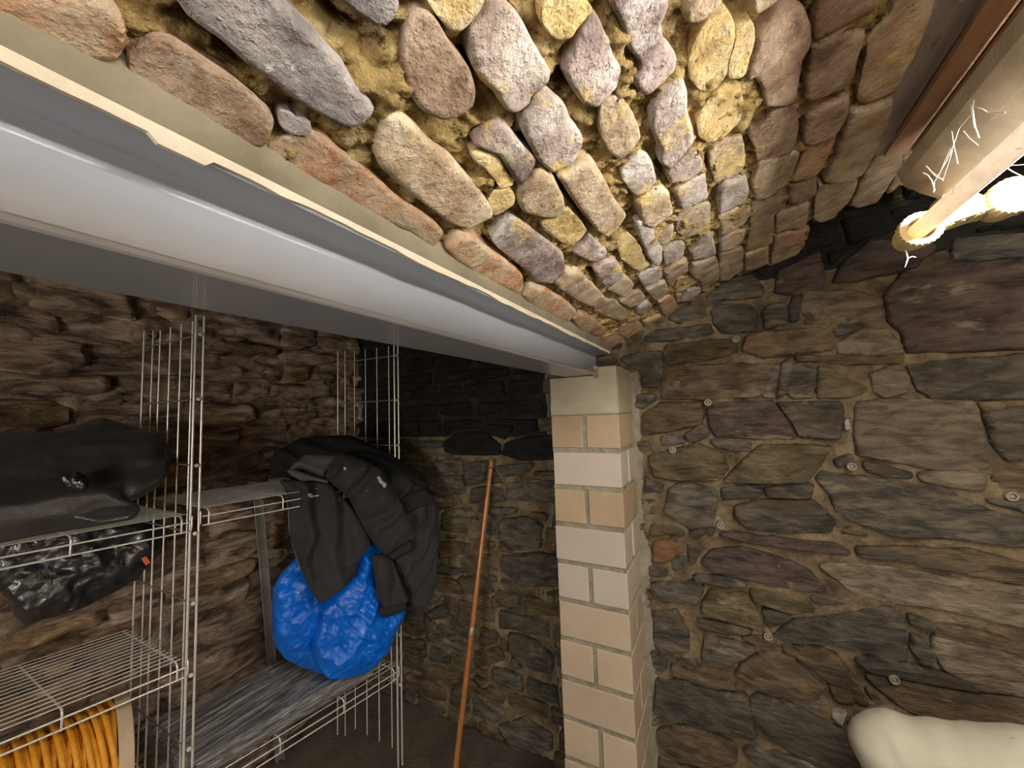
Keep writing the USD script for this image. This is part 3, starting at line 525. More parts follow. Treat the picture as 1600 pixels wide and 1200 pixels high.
def bed(S, Y):
    p = np.stack([S, Y, S*0], -1)
    h = -.010+.016*fbm(p*28, 4, 3)+.008*fbm(p*120, 2, 5)+.011*fbm(p*8, 2, 8)
    inh = contains_xy(hole_u, S.ravel(), Y.ravel()).reshape(S.shape); h = np.where(inh, h-.05, h)
    return h
S0 = math.asin((-.361-VX)/VR)*VR
sv, sf, SA, SB = sheet(vault, np.arange(S0-.01, -.18, .0042), np.arange(-.05, 1.585, .0045), bed)
cx, cy = SA.ravel()[sf].mean(1), SB.ravel()[sf].mean(1)
gone = (cx > END_S) & (cy > 1.12) & ~contains_xy(vend, cx, cy)
obj('mortar_bed', facing((sv, sf[~gone]), CENTER), 'mortar_sand', ceil, smooth=True)
sv, sf, SA, SB = sheet(vault, np.arange(S0-.01, .62, .03), np.arange(-2.53, .0, .03), lambda a, b: -.022+.01*fbm(np.stack([a, b, a*0], -1)*25, 2, 3))
sv2, sf2, SA, SB = sheet(vault, np.arange(-.19, .62, .03), np.arange(-.06, 1.3, .03), lambda a, b: -.014+.01*fbm(np.stack([a, b, a*0], -1)*25, 2, 3))
obj('mortar_bed', facing(cat((sv, sf), (sv2, sf2)), CENTER), 'mortar_sand', ceil, smooth=True)
rest = []; rs = random.Random(4)
s = S0+.005; row = 0
while s < .55:
    y = -2.5+.12*(row % 2)
    while y < 1.25:
        L_ = .235+rs.uniform(-.02, .015); q = sbox(s, y, s+.072, y+L_); c = vault(s+.036, y+L_/2, 0)
        px, w = project(c); infr = w > .03 and -60 < px[0] < 1480 and -60 < px[1] < 700
        if not infr and not q.intersects(vu.buffer(.004)):
            rest.append(facing(stone(ragged(clean(q, .006), .003, row+y), vault, .006, .03, .01, .03, int(abs(y*100))+row, tilt=.006), CENTER))
        y += L_+.018
    s += .088; row += 1
obj('brick_rows', cat(*rest), 'brick_tan', ceil, smooth=38, kind='stuff')
# the next bay's vault, beyond the beam, and what closes the gap over the end of the near one
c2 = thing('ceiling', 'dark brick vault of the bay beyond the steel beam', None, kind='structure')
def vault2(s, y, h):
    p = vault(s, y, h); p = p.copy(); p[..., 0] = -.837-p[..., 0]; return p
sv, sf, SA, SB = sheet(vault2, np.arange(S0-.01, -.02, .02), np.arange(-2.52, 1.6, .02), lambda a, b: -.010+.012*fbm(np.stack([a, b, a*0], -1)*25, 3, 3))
obj('mortar_bed', facing((sv, sf), (-1.1, .6, 1)), 'mortar_shade', c2, smooth=True)
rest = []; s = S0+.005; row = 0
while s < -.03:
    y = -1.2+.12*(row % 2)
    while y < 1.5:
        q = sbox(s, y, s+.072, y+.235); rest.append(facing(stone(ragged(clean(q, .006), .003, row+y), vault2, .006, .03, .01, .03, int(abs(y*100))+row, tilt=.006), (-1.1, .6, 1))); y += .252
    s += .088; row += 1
obj('brick_rows', cat(*rest), 'slate_soot', c2, smooth=38, kind='stuff')  # the shade of this bay is put into its brick and mortar colours
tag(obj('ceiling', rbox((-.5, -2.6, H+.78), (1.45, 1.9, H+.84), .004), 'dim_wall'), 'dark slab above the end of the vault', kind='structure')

# ------------------------------------------------------------------ far wall of slate
wall = thing('wall_far', 'rubble wall of dark slate stones in tan mortar', None, kind='structure')
spolys = []
for k, (col, o, pts) in enumerate(STONES):
    q = Polygon([(lambda p: (p[0], p[2]))(atY(x, y, Y_END-.012)) for x, y in T(o, pts)])
    q = clean(q if q.is_valid else q.buffer(0), .004, .0008); spolys.append((col, q.buffer(.0048) if col != 'quartz' else q))
su = unary_union([q for _, q in spolys])
rs = random.Random(21); z = 0.0; fillers = []
while z < H+.75:
    hh = rs.uniform(.05, .10); x = -1.95+rs.uniform(0, .1)
    while x < 1.42:
        w_ = rs.uniform(.10, .26); sk = rs.uniform(-.02, .02); t_ = rs.uniform(-.02, .012)
        q = Polygon([(x, z+t_), (x+w_, z-t_*.6), (x+w_+sk, z+hh-.01+t_*.5), (x+sk, z+hh-.012)])
        px, wz = project((x+w_/2, Y_END, z+hh/2)); infr = wz > 0 and 1005 < px[0] < 1600 and 400 < px[1] < 1200
        q = q.difference(su.buffer(.012))
        for part in getattr(q, 'geoms', [q]):
            if part.geom_type == 'Polygon' and not part.is_empty:
                part = part.buffer(-.006).buffer(.004)
                part = part if part.geom_type == 'Polygon' else (max(part.geoms, key=lambda a: a.area) if not part.is_empty else part)
                if not part.is_empty and part.area > (.0016 if infr else .0012): fillers.append((part, infr, wz))
        x += w_+.014
    z += hh+.006
for k, (col, q) in enumerate(spolys):
    q = ragged(q, .0032, k, 48); size = math.sqrt(q.area)
    out = .006+.020*random.Random(k+50).random()
    ms = stone(q, endwall, out, .05, min(.009, size*.16), max(.008, min(.013, size*.09)), k+100, rough=.011, scale=(11, 38), tilt=.012, power=.55)
    obj('stone', facing(ms, CENTER), 'quartz' if col == 'quartz' else 'slate_'+col, wall, smooth=32)
off = []
def shade_here(p): return p.x < -.62 and p.y > H-.08-.10*max(0, (-.9-p.x))  # stones painted dark where the beam shades the wall
for k, (q, infr, wz) in enumerate(fillers):
    q = ragged(clean(q, .006), .004, k+300, 38); c = q.centroid
    px, w = project((c.x, Y_END, c.y)); vis = w > .05 and -20 < px[0] < 1620 and 250 < px[1] < 1220
    ms = facing(stone(q, endwall, rs.uniform(.004, .022), .05, .012, .014 if vis else .03, k+300, rough=.008, scale=(11, 38), tilt=.012, power=.55), CENTER)
    if vis:
        cm = 'slate_soot' if shade_here(c) or c.y > H+.42 else 'slate_'+rs.choice(['grey', 'brown', 'olive', 'grey'])
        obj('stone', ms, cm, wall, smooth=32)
    else: off.append(ms)
obj('stone_rows', cat(*off), 'slate_grey', wall, smooth=32, kind='stuff')
def wbed(X, Z):
    p = np.stack([X, Z, X*0], -1); return -.005+.020*fbm(p*13, 4, 2)+.007*fbm(p*70, 2, 6)
sv, sf, SA, SB = sheet(endwall, np.arange(-.66, .86, .007), np.arange(.15, H+.435, .007), wbed)
obj('mortar_bed', facing((sv, sf), CENTER), 'mortar_wall', wall, smooth=True)
sv, sf, SA, SB = sheet(endwall, np.arange(-.66, .86, .007), np.arange(H+.428, H+.62, .007), wbed)
obj('mortar_bed', facing((sv, sf), CENTER), 'mortar_shade', wall, smooth=True)  # shade of the recess over the vault end, painted into the mortar
sv, sf, SA, SB = sheet(endwall, np.arange(-1.96, -.655, .009), np.arange(.0, H-.10, .009), wbed)
obj('mortar_bed', facing((sv, sf), CENTER), 'mortar_wall', wall, smooth=True)
sv, sf, SA, SB = sheet(endwall, np.arange(-1.96, -.655, .012), np.arange(H-.11, H+.72, .012), wbed)
obj('mortar_bed', facing((sv, sf), CENTER), 'mortar_shade', wall, smooth=True)  # beam shade painted into the mortar left of the pillar
b1 = sheet(endwall, np.arange(-.66, 1.45, .04), np.arange(0, .16, .04), wbed)[:2]; b2 = sheet(endwall, np.arange(-.66, 1.45, .04), np.arange(H+.61, H+.86, .04), wbed)[:2]; b3 = sheet(endwall, np.arange(.85, 1.45, .04), np.arange(.15, H+.63, .04), wbed)[:2]
obj('mortar_bed', facing(cat(b1, b2, b3), CENTER), 'mortar_wall', wall, smooth=True)

# ------------------------------------------------------------------ left wall of flaky brown rock
lw = thing('wall_left', 'rough wall of flaky brown rock behind the wire shelving', None, kind='structure')
rs = random.Random(77); z = 0.0; off = []; k = 0
while z < H+.62:
    hh = rs.uniform(.06, .15); y = -2.5 if z > 5 else -1.0+rs.uniform(0, .1)
    while y < 1.6:
        w_ = rs.uniform(.12, .38); t_ = rs.uniform(-.025, .015)
        q = Polygon([(y, z+t_), (y+w_*.5, z+t_+rs.uniform(-.02, .01)), (y+w_, z-t_*.6), (y+w_+rs.uniform(-.03, .03), z+hh-.008+t_*.5), (y+w_*.45, z+hh+rs.uniform(-.02, .008)), (y+rs.uniform(-.03, .03), z+hh-.01)])
        q = ragged(clean(q, .010), .009, k+900, 24); c = q.centroid; px, w = project((X_LEFT, c.x, c.y)); vis = w > .05 and -120 < px[0] < 640 and 380 < px[1] < 1260
        out = rs.uniform(.0, .05)
        ms = facing(stone(q, leftwall, out, .06, .022, .013 if vis else .04, k+900, rough=.024, scale=(10, 40), tilt=.03, power=.5), (0, .5, 1))
        if vis: obj('rock', ms, rs.choice(['rock', 'rock', 'rock_warm']), lw, smooth=30)
        else: off.append(ms)
        y += w_+.012; k += 1
    z += hh+.004
obj('rock_rows', cat(*off), 'rock', lw, smooth=30, kind='stuff')
def lbed(Y, Z):
    p = np.stack([Y, Z, Y*0], -1); return .012+.045*fbm(p*6*np.array([1, 2.5, 1]), 4, 2)+.016*fbm(p*34, 3, 6)
sv, sf, SA, SB = sheet(leftwall, np.arange(-1.0, 1.6, .012), np.arange(0, H+.72, .010), lbed)
obj('rubble_bed', facing((sv, sf), (0, .5, 1)), 'rock', lw, smooth=True)
obj('rubble_bed', facing(sheet(leftwall, np.arange(-2.52, -.97, .05), np.arange(0, H+.72, .05), lbed)[:2], (0, .5, 1)), 'rock', lw, smooth=True)

# ------------------------------------------------------------------ the rest of the room
gx, gy = np.arange(-2.0, 1.5, .06), np.arange(-2.6, 1.7, .06)
sv, sf, _, _ = sheet(lambda a, b, h: np.stack([a, b, h], -1), gx, gy, lambda a, b: .012*fbm(np.stack([a, b, a*0], -1)*6, 3, 1)-.012)
tag(obj('floor', facing((sv, sf), (0, 0, 2)), 'earth', smooth=True), 'trodden earth cellar floor', kind='structure')
def rightwall(y, z, h): y, z, h = np.broadcast_arrays(np.asarray(y, float), z, h); return np.stack([1.40-h, y, z], -1)
def rearwall(x, z, h): x, z, h = np.broadcast_arrays(np.asarray(x, float), z, h); return np.stack([x, -2.5+h, z], -1)
rough_ = lambda a, b: .03*fbm(np.stack([a, b, a*0], -1)*5, 3, 4)
tag(obj('wall_right', facing(sheet(rightwall, np.arange(-2.55, 1.6, .05), np.arange(0, H+.85, .05), rough_)[:2], CENTER), 'dim_wall', smooth=True), 'plain rough cellar wall on the right', kind='structure')
tag(obj('wall_rear', facing(sheet(rearwall, np.arange(-1.95, 1.45, .05), np.arange(0, H+.85, .05), rough_)[:2], CENTER), 'dim_wall', smooth=True), 'plain rough cellar wall behind the viewer', kind='structure')

# ------------------------------------------------------------------ steel beam and its bed of concrete
ZB = H+.1205; BX0, BX1 = -.478, -.361; BXC = (BX0+BX1)/2; Y0b, Y1b = -2.45, 1.50
beam = thing('steel_beam', 'pale grey painted steel I-beam carrying the brick vault, resting on the brick pillar', 'steel beam', (BXC, .5, ZB))
obj('bottom_flange', rbox((BX0, Y0b, ZB), (BX1, Y1b, ZB+.0075), .0018), 'paint_grey', beam)
prof = []
rr = .014
def arc(cx, cz, a0, a1): return [(cx+rr*math.cos(a), cz+rr*math.sin(a)) for a in np.linspace(a0, a1, 7)]
tw = .003; zb, zt = ZB+.0075, H+.2155
prof = [(BXC+tw+rr, zb)]+[(BXC+tw+rr-rr*math.sin(a), zb+rr-rr*math.cos(a)) for a in np.linspace(0, math.pi/2, 7)][1:]+[(BXC+tw+rr-rr*math.cos(a), zt-rr+rr*math.sin(a)) for a in np.linspace(0, math.pi/2, 7)]
left = [(2*BXC-x, z_) for x, z_ in prof[::-1]]; loop = prof+left
n = len(loop); ys = np.linspace(Y0b, Y1b, 24); V = np.vstack([[(x, y, z_) for x, z_ in loop] for y in ys]); F = []
for a in range(len(ys)-1):
    for b in range(n): F += [[a*n+b, a*n+(b+1) % n, (a+1)*n+(b+1) % n], [a*n+b, (a+1)*n+(b+1) % n, (a+1)*n+b]]
cap = trimesh.creation.extrude_polygon(Polygon(loop), .001, engine='earcut')
obj('web', outward((V, np.array(F))), 'paint_grey', beam, smooth=40)
obj('top_flange', rbox((BX0, Y0b, H+.2155), (BX1, Y1b, H+.2240), .0015), 'paint_grey', beam)
ys = np.arange(-2.4, 1.5, .006); rsn = np.random.RandomState(5)
lip = .2160-np.clip(.004*(fbm(np.c_[ys*14, ys*0, ys*0], 3, 2)), -.002, .004); lip = np.where((ys > .118) & (ys < .150), .2100, lip)
V = np.vstack([np.c_[np.full(len(ys), BX1-.0005), ys, H+lip], np.c_[np.full(len(ys), BX1+.0035), ys, H+lip], np.c_[np.full(len(ys), BX1+.0035), ys, np.full(len(ys), H+.2250)], np.c_[np.full(len(ys), BX1-.0005), ys, np.full(len(ys), H+.2250)]])
k = len(ys); i = np.arange(k-1); F = []
for a in range(4):
    b = (a+1) % 4; F += [np.c_[a*k+i, a*k+i+1, b*k+i+1], np.c_[a*k+i, b*k+i+1, b*k+i]]
obj('mortar_smear', outward((V, np.vstack(F))), 'mortar_smear', beam, label='ragged cream mortar line along the edge of the upper flange')
ledge = thing('concrete_ledge', 'strip of tan concrete lying on the steel beam under the first row of vault bricks', 'concrete', (BXC, .5, H+.2245))
ya = np.arange(-2.45, 1.53, .01); za = np.linspace(H+.2243, H+.272, 8)
ptsV = []
A_, Z_ = np.meshgrid(ya, za, indexing='ij'); X_ = BX1+.001+.0022*fbm(np.stack([A_*20, Z_*40, A_*0], -1), 3, 4)+.006*((Z_-H-.2243)/.048)
V = np.stack([X_, A_, Z_], -1).reshape(-1, 3); k = len(za); i = (np.arange(len(ya)-1)[:, None]*k+np.arange(k-1)).ravel(); F = np.vstack([np.c_[i, i+k, i+k+1], np.c_[i, i+k+1, i+1]])
fr = facing((V, F), (2, .5, H+.24)); obj('front_face', fr, 'concrete', ledge, smooth=True)
obj('core', rbox((BX0-.001, -2.45, H+.2243), (BX1-.002, 1.53, H+.272), .002), 'concrete', ledge)

# ------------------------------------------------------------------ brick pillar
PX0, PX1, PY0, PY1 = -.535, -.294, 1.30, 1.541
pil = thing('brick_pillar', 'pillar of cream sand-lime bricks with a concrete pad, under the end of the steel beam', 'pillar', ((PX0+PX1)/2, 1.42, 0))
ztop = H-.0175; k = 0; rs = random.Random(9)
core = [rbox((PX0+.006, PY0+.006, .0), (PX1-.006, PY1, H-.012), .002)]
while ztop > .0:
    zb = max(ztop-.1135, .001); jit = lambda: rs.uniform(-.0022, .0022)
    mt = 'sandlime_tan' if k in (0, 2) else ('sandlime_pale' if k in (1, 3) else rs.choice(['sandlime', 'sandlime', 'sandlime_pale']))
    if k % 2 == 0:
        xm = (PX0+PX1)/2+rs.uniform(-.004, .006)
        for a, b in ((PX0, xm-.007), (xm+.007, PX1)):
            d = jit(); obj('brick', rbox((a+jit()*.4, PY0+d, zb), (b, PY1-.002, ztop), .0025), mt, pil)
    else:
        for a, b in ((PY0+jit(), PY0+.1135), (PY0+.1265, PY1-.001)):
            obj('brick', rbox((PX0+jit(), a, zb), (PX1+jit(), b, ztop), .0025), mt, pil)
    # ragged bed joint, squeezed out a little
    zj0, zj1 = ztop, ztop+.0155
    for face in range(2):
        u = np.arange(0, .2405, .004); q = np.linspace(zj0-.001, zj1+.001, 5); U_, Q_ = np.meshgrid(u, q, indexing='ij')
        hgt = -.0045+.0035*fbm(np.stack([U_*60, Q_*90, U_*0+k*3+face], -1), 3, 7)
        V = (np.stack([PX0+U_, PY0-hgt, Q_], -1) if face == 0 else np.stack([PX1+hgt, PY0+U_, Q_], -1)).reshape(-1, 3)
        kk = len(q); i = (np.arange(len(u)-1)[:, None]*kk+np.arange(kk-1)).ravel(); F = np.vstack([np.c_[i, i+kk, i+kk+1], np.c_[i, i+kk+1, i+1]])
        core.append(facing((V, F), (2, -3, zj0)))
    ztop -= .129; k += 1
obj('mortar_joint', cat(*core), 'cement', pil)
def blob(lo, hi, seed, amp=.003, step=.012):
    t = trimesh.creation.box(extents=np.subtract(hi, lo)); t.apply_translation(np.add(lo, hi)/2)
    t = t.subdivide_to_size(step*1.6); v = np.array(t.vertices); c = np.add(lo, hi)/2; d = (v-c)/(np.subtract(hi, lo)/2)
    s_ = np.sort(np.abs(d), 1)[:, 1] > .97; v = v-np.where(s_[:, None], np.sign(d)*(np.abs(d) > .97)*.002, 0)
    return v+amp*np.stack([fbm(v*22+k_*9, 3, seed) for k_ in range(3)], 1), np.array(t.faces)
obj('concrete_pad', cat(blob((PX0-.002, PY0-.001, H-.016), (PX1+.002, PY1, H+.1195), 3, .0022), blob((BX1+.001, PY0-.001, H+.11), (PX1+.002, PY1-.01, H+.148), 4, .003)), 'pad_concrete', pil, smooth=35, label='grey-tan cast concrete pad on top of the pillar')
obj('mortar_flake', cat(blob((-.405, 1.285, H+.128), (-.372, 1.32, H+.146), 6, .006, .006), blob((-.372, 1.292, H+.108), (-.355, 1.312, H+.150), 8, .004, .006)), 'cement', pil, smooth=35)
# mortar filling between pillar and wall, smeared down the joint
u = np.arange(0, H+.15, .010); q = np.linspace(0, 1, 7); U_, Q_ = np.meshgrid(u, q, indexing='ij')
wdt = .030+.018*fbm(np.stack([U_*7, U_*0, U_*0], -1), 3, 3); X_ = PX1-.012+(wdt+.012)*Q_; Yf = PY1-.02+(.055)*Q_+.008*fbm(np.stack([X_*50, U_*50, X_*0], -1), 3, 5)
V = np.stack([X_, Yf-.006, U_], -1).reshape(-1, 3); kk = len(q); i = (np.arange(len(u)-1)[:, None]*kk+np.arange(kk-1)).ravel(); F = np.vstack([np.c_[i, i+kk, i+kk+1], np.c_[i, i+kk+1, i+1]])
obj('mortar_fillet', facing((V, F), (1, -2, 1)), 'cement', pil, smooth=True)

# ------------------------------------------------------------------ boards under the crown of the vault, and the lamp
bd = thing('wooden_board', 'wide dark grey board under the vault, left of the brown boards', 'board', (.29, .4, H+.505))
t = trimesh.creation.extrude_polygon(Polygon([(.245, -1.6), (.328, -1.6), (.328, .93), (.322, 1.02), (.30, .99), (.245, .80)]), .016, engine='earcut'); t.apply_translation((0, 0, H+.502))
obj('plank', (np.array(t.vertices), np.array(t.faces)), 'board_grey', bd)
bd = thing('wooden_board', 'reddish brown board between the dark grey board and the lamp, its edge splintered', 'board', (.345, .4, H+.495))
ed = [(.331-.006*max(0, fbm(np.array([[y*9, 0, 0]]), 3, 2)[0]), y) for y in np.arange(-1.6, 1.0, .02)]
t = trimesh.creation.extrude_polygon(Polygon([(.366, -1.6), (.366, 1.03), (.33, 1.02)]+ed[::-1]), .020, engine='earcut'); t.apply_translation((0, 0, H+.492))
obj('plank', (np.array(t.vertices), np.array(t.faces)), 'board_brown', bd)
bd = thing('wooden_board', 'narrow brown rail right beside the lamp housing', 'board', (.385, .4, H+.485))
obj('plank', rbox((.3685, -1.6, H+.480), (.402, 1.02, H+.512), .004), 'board_brown', bd)

AL = math.atan2(.0372, .1541); E1 = np.array([math.cos(AL), 0, math.sin(AL)]); E3 = np.array([-math.sin(AL), 0, math.cos(AL)]); EY = np.array([0, 1.0, 0])
KL = .70                                                                     # slim tubes, so the lamp hangs well clear of the wall
LA, LB = EYE+KL*np.array([.461, 1.30, .4119]), EYE+KL*np.array([.6151, 1.30, .4491])     # the two tubes' far ends
LY1 = LA[1]; LY0 = LY1-1.2; LC = (LA+LB)/2
glow_mat(LY1-.20, LY1-.012)
lamp = thing('fluorescent_lamp', 'old twin-tube fluorescent lamp with yellowed screw-ring holders, one tube lit', 'lamp', tuple(LC))
hx = np.array([(-.045, .095), (-.030, .064), (-.011, .041), (.011, .041), (.030, .064), (.045, .095), (.045, .115), (-.045, .115)])
loopp = [LC+a*E1+b*E3 for a, b in hx]; V = np.array([p+EY*(y-LC[1]) for y in (LY0-.03, LY1-.004) for p in loopp]); n = len(hx)
F = [[b, (b+1) % n, n+(b+1) % n] for b in range(n)]+[[b, n+(b+1) % n, n+b] for b in range(n)]+[[0, b+1, b] for b in range(1, n-1)]+[[n, n+b, n+b+1] for b in range(1, n-1)]
obj('housing', outward((V, np.array(F))), 'lamp_cream', lamp)
for k, c in enumerate((LA, LB)):
    nm, mt, lb = ('tube', 'glow_glass', 'dead grey glass tube glowing orange at its end') if k == 0 else ('tube', 'tube_light', 'lit white glass tube')
    obj(nm, tube([c+EY*(y-LY1) for y in np.linspace(LY0, LY1-.010, 10)], .0133, 24), mt, lamp, smooth=60, label=lb)
    sc_ = lambda pr: [(p_*KL, q_*KL) for p_, q_ in pr]
    hold = obj('lamp_holder', outward(lathe(sc_([(.0, .045), (.030, .045), (.034, .030), (.036, -.004), (.036, -.030), (.0265, -.030), (.0265, .012), (.0, .012)]), c, EY, 36)), 'lamp_plastic', lamp, smooth=35)
    ring = lathe(sc_([(.0265, -.036), (.040, -.036), (.0405, -.012), (.037, -.004), (.0265, -.004)]), c, EY, 36, closed=True)
    obj('ring', outward(ring), 'lamp_plastic', hold, smooth=35, label='ribbed screw ring')
    ribs = []
    for a in np.arange(0, 24)*2*math.pi/24:
        d = math.cos(a)*E1+math.sin(a)*E3; ribs.append(frame_box(c+(d*.0405-EY*.022)*KL, d, np.cross(EY, d), EY, (.0022, .0026, .017), .0006))
    obj('rib', cat(*ribs), 'lamp_plastic', hold)
    obj('contact_disc', outward(lathe(sc_([(.0, .010), (.026, .010), (.026, .004), (.0, .004)]), c, EY, 24)), 'lamp_grime', hold)
mid = (LA+LB)/2
bk = KL*np.array([(-.050, .012), (-.046, -.014), (-.026, -.010), (.026, -.010), (.046, -.014), (.050, .012), (.014, .066), (-.014, .066)])
V = np.array([mid+a*E1+b*E3+EY*y for y in (-.018, .028) for a, b in bk]); n = len(bk)
F = [[b, (b+1) % n, n+(b+1) % n] for b in range(n)]+[[b, n+(b+1) % n, n+b] for b in range(n)]+[[0, b+1, b] for b in range(1, n-1)]+[[n, n+b, n+b+1] for b in range(1, n-1)]
br = obj('bracket', outward((V, np.array(F))), 'lamp_plastic', lamp, label='yellowed moulded bridge between the two tube holders')
for a in (-.030, -.024, .020, .028): obj('ridge', frame_box(mid+KL*(a*E1-.0135*E3)-EY*.003, E1, E3, EY, (.0016, .003, .034), .0005), 'lamp_plastic', br)
obj('screw', outward(lathe([(.0, -.0015), (.003, -.0015), (.003, .002), (.0, .002)], mid-.0078*E3-EY*.007, E3, 14)), 'lamp_grime', br)
LZ = (1300, 100, 3.69)
web = [([(820,200),(815,260),(830,350),(845,430)], 1.6), ([(815,255),(860,268),(900,275),(990,275)], 1.2), ([(800,290),(740,380),(690,480),(650,560),(620,620),(595,680),(590,740)], 1.0), ([(750,385),(800,425),(850,460)], .9), ([(690,390),(700,480),(730,570)], 1.1),
       ([(540,590),(600,650),(650,670)], 1.5), ([(520,630),(560,640),(580,670),(590,740)], 1.6), ([(680,490),(660,560),(610,650),(560,620)], .8), ([(690,500),(680,570),(640,665)], .8), ([(795,240),(805,300),(820,360)], 2.0)]
ms = []; rsn = np.random.RandomState(3)
for pts, r_ in web:
    P = np.array([atX(x, y, .437*KL) for x, y in T(LZ, pts)]); P = np.vstack([P[:-1]+(P[1:]-P[:-1])*t for t in (0, .34, .67)]+[P[-1:]]) if False else P
    ms.append(tube(P+rsn.uniform(-.002, .002, P.shape), r_*.0005, 5))
tag(obj('cobweb', cat(*ms), 'cobweb'), 'dusty cobweb strands between the dead lamp tube and the boards above', 'cobweb')
ms = [tube(np.array([atX(x, y, .545*KL) for x, y in T(LZ, pts)]), .0007, 5) for pts in ([(970,575),(1040,620),(1100,650),(1160,700)], [(940,610),(1020,585),(1108,580),(1200,590)])]
tag(obj('cobweb', cat(*ms), 'cobweb'), 'thin cobweb threads between the two lamp tubes', 'cobweb')
P = np.array([atY(x, y, LY1) for x, y in T(LZ, [(425,1075),(430,1090),(438,1120),(428,1150),(420,1172)])])
tag(obj('cobweb', cat(tube(P, [.0008, .0011, .0014, .001, .0007], 6), tube([P[2], P[2]+(.006, 0, .002), P[2]+(.010, 0, -.001)], .0011, 5)), 'cobweb'), 'fluffy bit of cobweb hanging under the end of the lamp', 'cobweb')

# ------------------------------------------------------------------ wall plugs
for (x, y), lb in [((1150, 530), 'small round wall plug high up, under the greenish stone near the vault'), ((1106, 629), 'small round wall plug just below the long brown stone right of the pillar head'), ((1051, 703), 'small round wall plug close to the pillar, at the height of its second brick course'),
                   ((1331, 729), 'small round wall plug below the large rust-streaked stone'), ((1582, 776), 'pale round wall plug at the right edge above the long dark stone'), ((1126, 821), 'round wall plug between two thin dark stones, at half height of the wall'),
                   ((1200, 995), 'small round wall plug low in the wall, left of the big grey slab'), ((1398, 1063), 'small round wall plug lowest on the wall, above the pale fabric bundle')]:
    c = atY(x, y, Y_END-.022); pg = thing('wall_plug', lb, 'wall plug', tuple(c), 'round plugs in the slate wall')
    obj('rim', outward(lathe([(.0075, .03), (.0125, .03), (.0125, .0), (.0115, -.002), (.0085, -.002), (.0075, .0)], c, EY, 20, closed=True)), 'plug_grey', pg, smooth=35)
    obj('screw', outward(lathe([(.0, -.001), (.0035, -.0005), (.005, .002), (.0072, .004), (.0072, .03), (.0, .03)], c, EY, 16)), 'plug_grey', pg, smooth=35)

# ------------------------------------------------------------------ wire shelving
P1, P2 = np.array([-1.395, .583]), np.array([-1.256, 1.265]); LD = np.array([(P2-P1)[0], (P2-P1)[1], 0]); UL = np.linalg.norm(LD); LD = LD/UL
DD = np.array([-1.0, 0.0, 0]); DEP = .38; NF = np.array([LD[1], -LD[0], 0.0])      # along the shelves, into depth, facing out
P0 = P1-LD[:2]*UL
def at(P, l=0, d=0, z=0): return np.array([P[0], P[1], 0])+LD*l+DD*d+np.array([0, 0, H+z])
rack = thing('wire_shelving', 'chromed wire shelving rack with ladder-like side frames along the rocky wall', 'shelving', (P1[0]-.19, P1[1], 0))
TOPZ = .33
for nm, P in (('a', P1), ('b', P2), ('c', P0)):
    fr = obj('side_frame', cat(tube([at(P, -.010, 0, -H+.002), at(P, -.010, 0, TOPZ)], .0036, 8), tube([at(P, .010, 0, -H+.002), at(P, .010, 0, TOPZ)], .0036, 8)), 'chrome', rack, smooth=60)
    obj('rear_post', tube([at(P, -.006, DEP, -H+.002), at(P, -.006, DEP, TOPZ)], .0032, 8), 'chrome', fr, smooth=60); obj('rear_post', tube([at(P, .006, DEP-.035, -H+.002), at(P, .006, DEP-.035, TOPZ)], .0025, 8), 'chrome', fr, smooth=60)
    for d in (.045, .12, .195, .27): obj('rod', tube([at(P, 0, d, -H+.06), at(P, 0, d, TOPZ-.01)], .0026, 6), 'chrome', fr, smooth=60)
    for kz in range(8):
        zz = .272-.1995*kz
        obj('rung', tube([at(P, 0, -.004, zz), at(P, 0, DEP+.003, zz)], .003, 8), 'grey_metal', fr, smooth=60)
        obj('rivet', outward(lathe([(.0, -.004), (.0055, -.003), (.0055, .003), (.0, .004)], at(P, 0, -.004, zz), NF, 12)), 'chrome', fr, smooth=35)
def wire_shelf(P, z, nw=16, name='wire_shelf'):
    l0, l1 = .022, UL-.022
    railz = (z-.0245, z-.0505)
    sh = obj(name, cat(*[tube([at(P, l0-.006, -.006, q), at(P, l1+.006, -.006, q)], .0027, 8) for q in railz]), 'chrome', rack, smooth=60)
    for k in range(nw):
        d = .002+(DEP-.02)*k/(nw-1); obj('wire', tube([at(P, l0, d, z), at(P, l1, d, z)], .0017, 6), 'chrome', sh, smooth=60)
    for q in (.015, .33, .66, .985):
        l = l0+(l1-l0)*q
        path = [at(P, l, DEP-.016, z-.0045), at(P, l, .010, z-.0045), at(P, l, .000, z-.007), at(P, l, -.006, z-.016), at(P, l, -.006, z-.053)]
        obj('crossbar', tube(path, .0026, 8), 'chrome', sh, smooth=60)
    for l in (l0-.012, l1+.012):
        obj('hook', tube([at(P, l, -.004, z-.0505), at(P, l, -.010, z-.040), at(P, l, -.010, z-.010), at(P, l, -.002, z-.004), at(P, l, .004, z-.012)], .0024, 8), 'chrome', sh, smooth=60)
    return sh
ZLU, ZLM, ZLL, ZRU, ZRL = -.266, -.672, -1.05, -.256, -1.040
wire_shelf(P0, ZLU); wire_shelf(P0, ZLM); wire_shelf(P0, ZLL); wire_shelf(P1, ZRU, 16); wire_shelf(P1, ZRL, 16)
tg = atY(228, 876, P1[1]-.010); dn = (EYE-tg)/np.linalg.norm(EYE-tg); dn = dn+np.array([0, 0, .25]); dn /= np.linalg.norm(dn)
tx = np.cross([0, 0, 1.0], dn); tx /= np.linalg.norm(tx); ty = np.cross(dn, tx); tl = .42*tx-.907*ty; tw_ = np.cross(dn, tl)
tag(obj('price_tag', frame_box(tg, tl, tw_, dn, (.027, .013, .002), .0006), 'red_tag'), 'small bright orange-red tag clipped to a wire of the shelf side', 'tag')

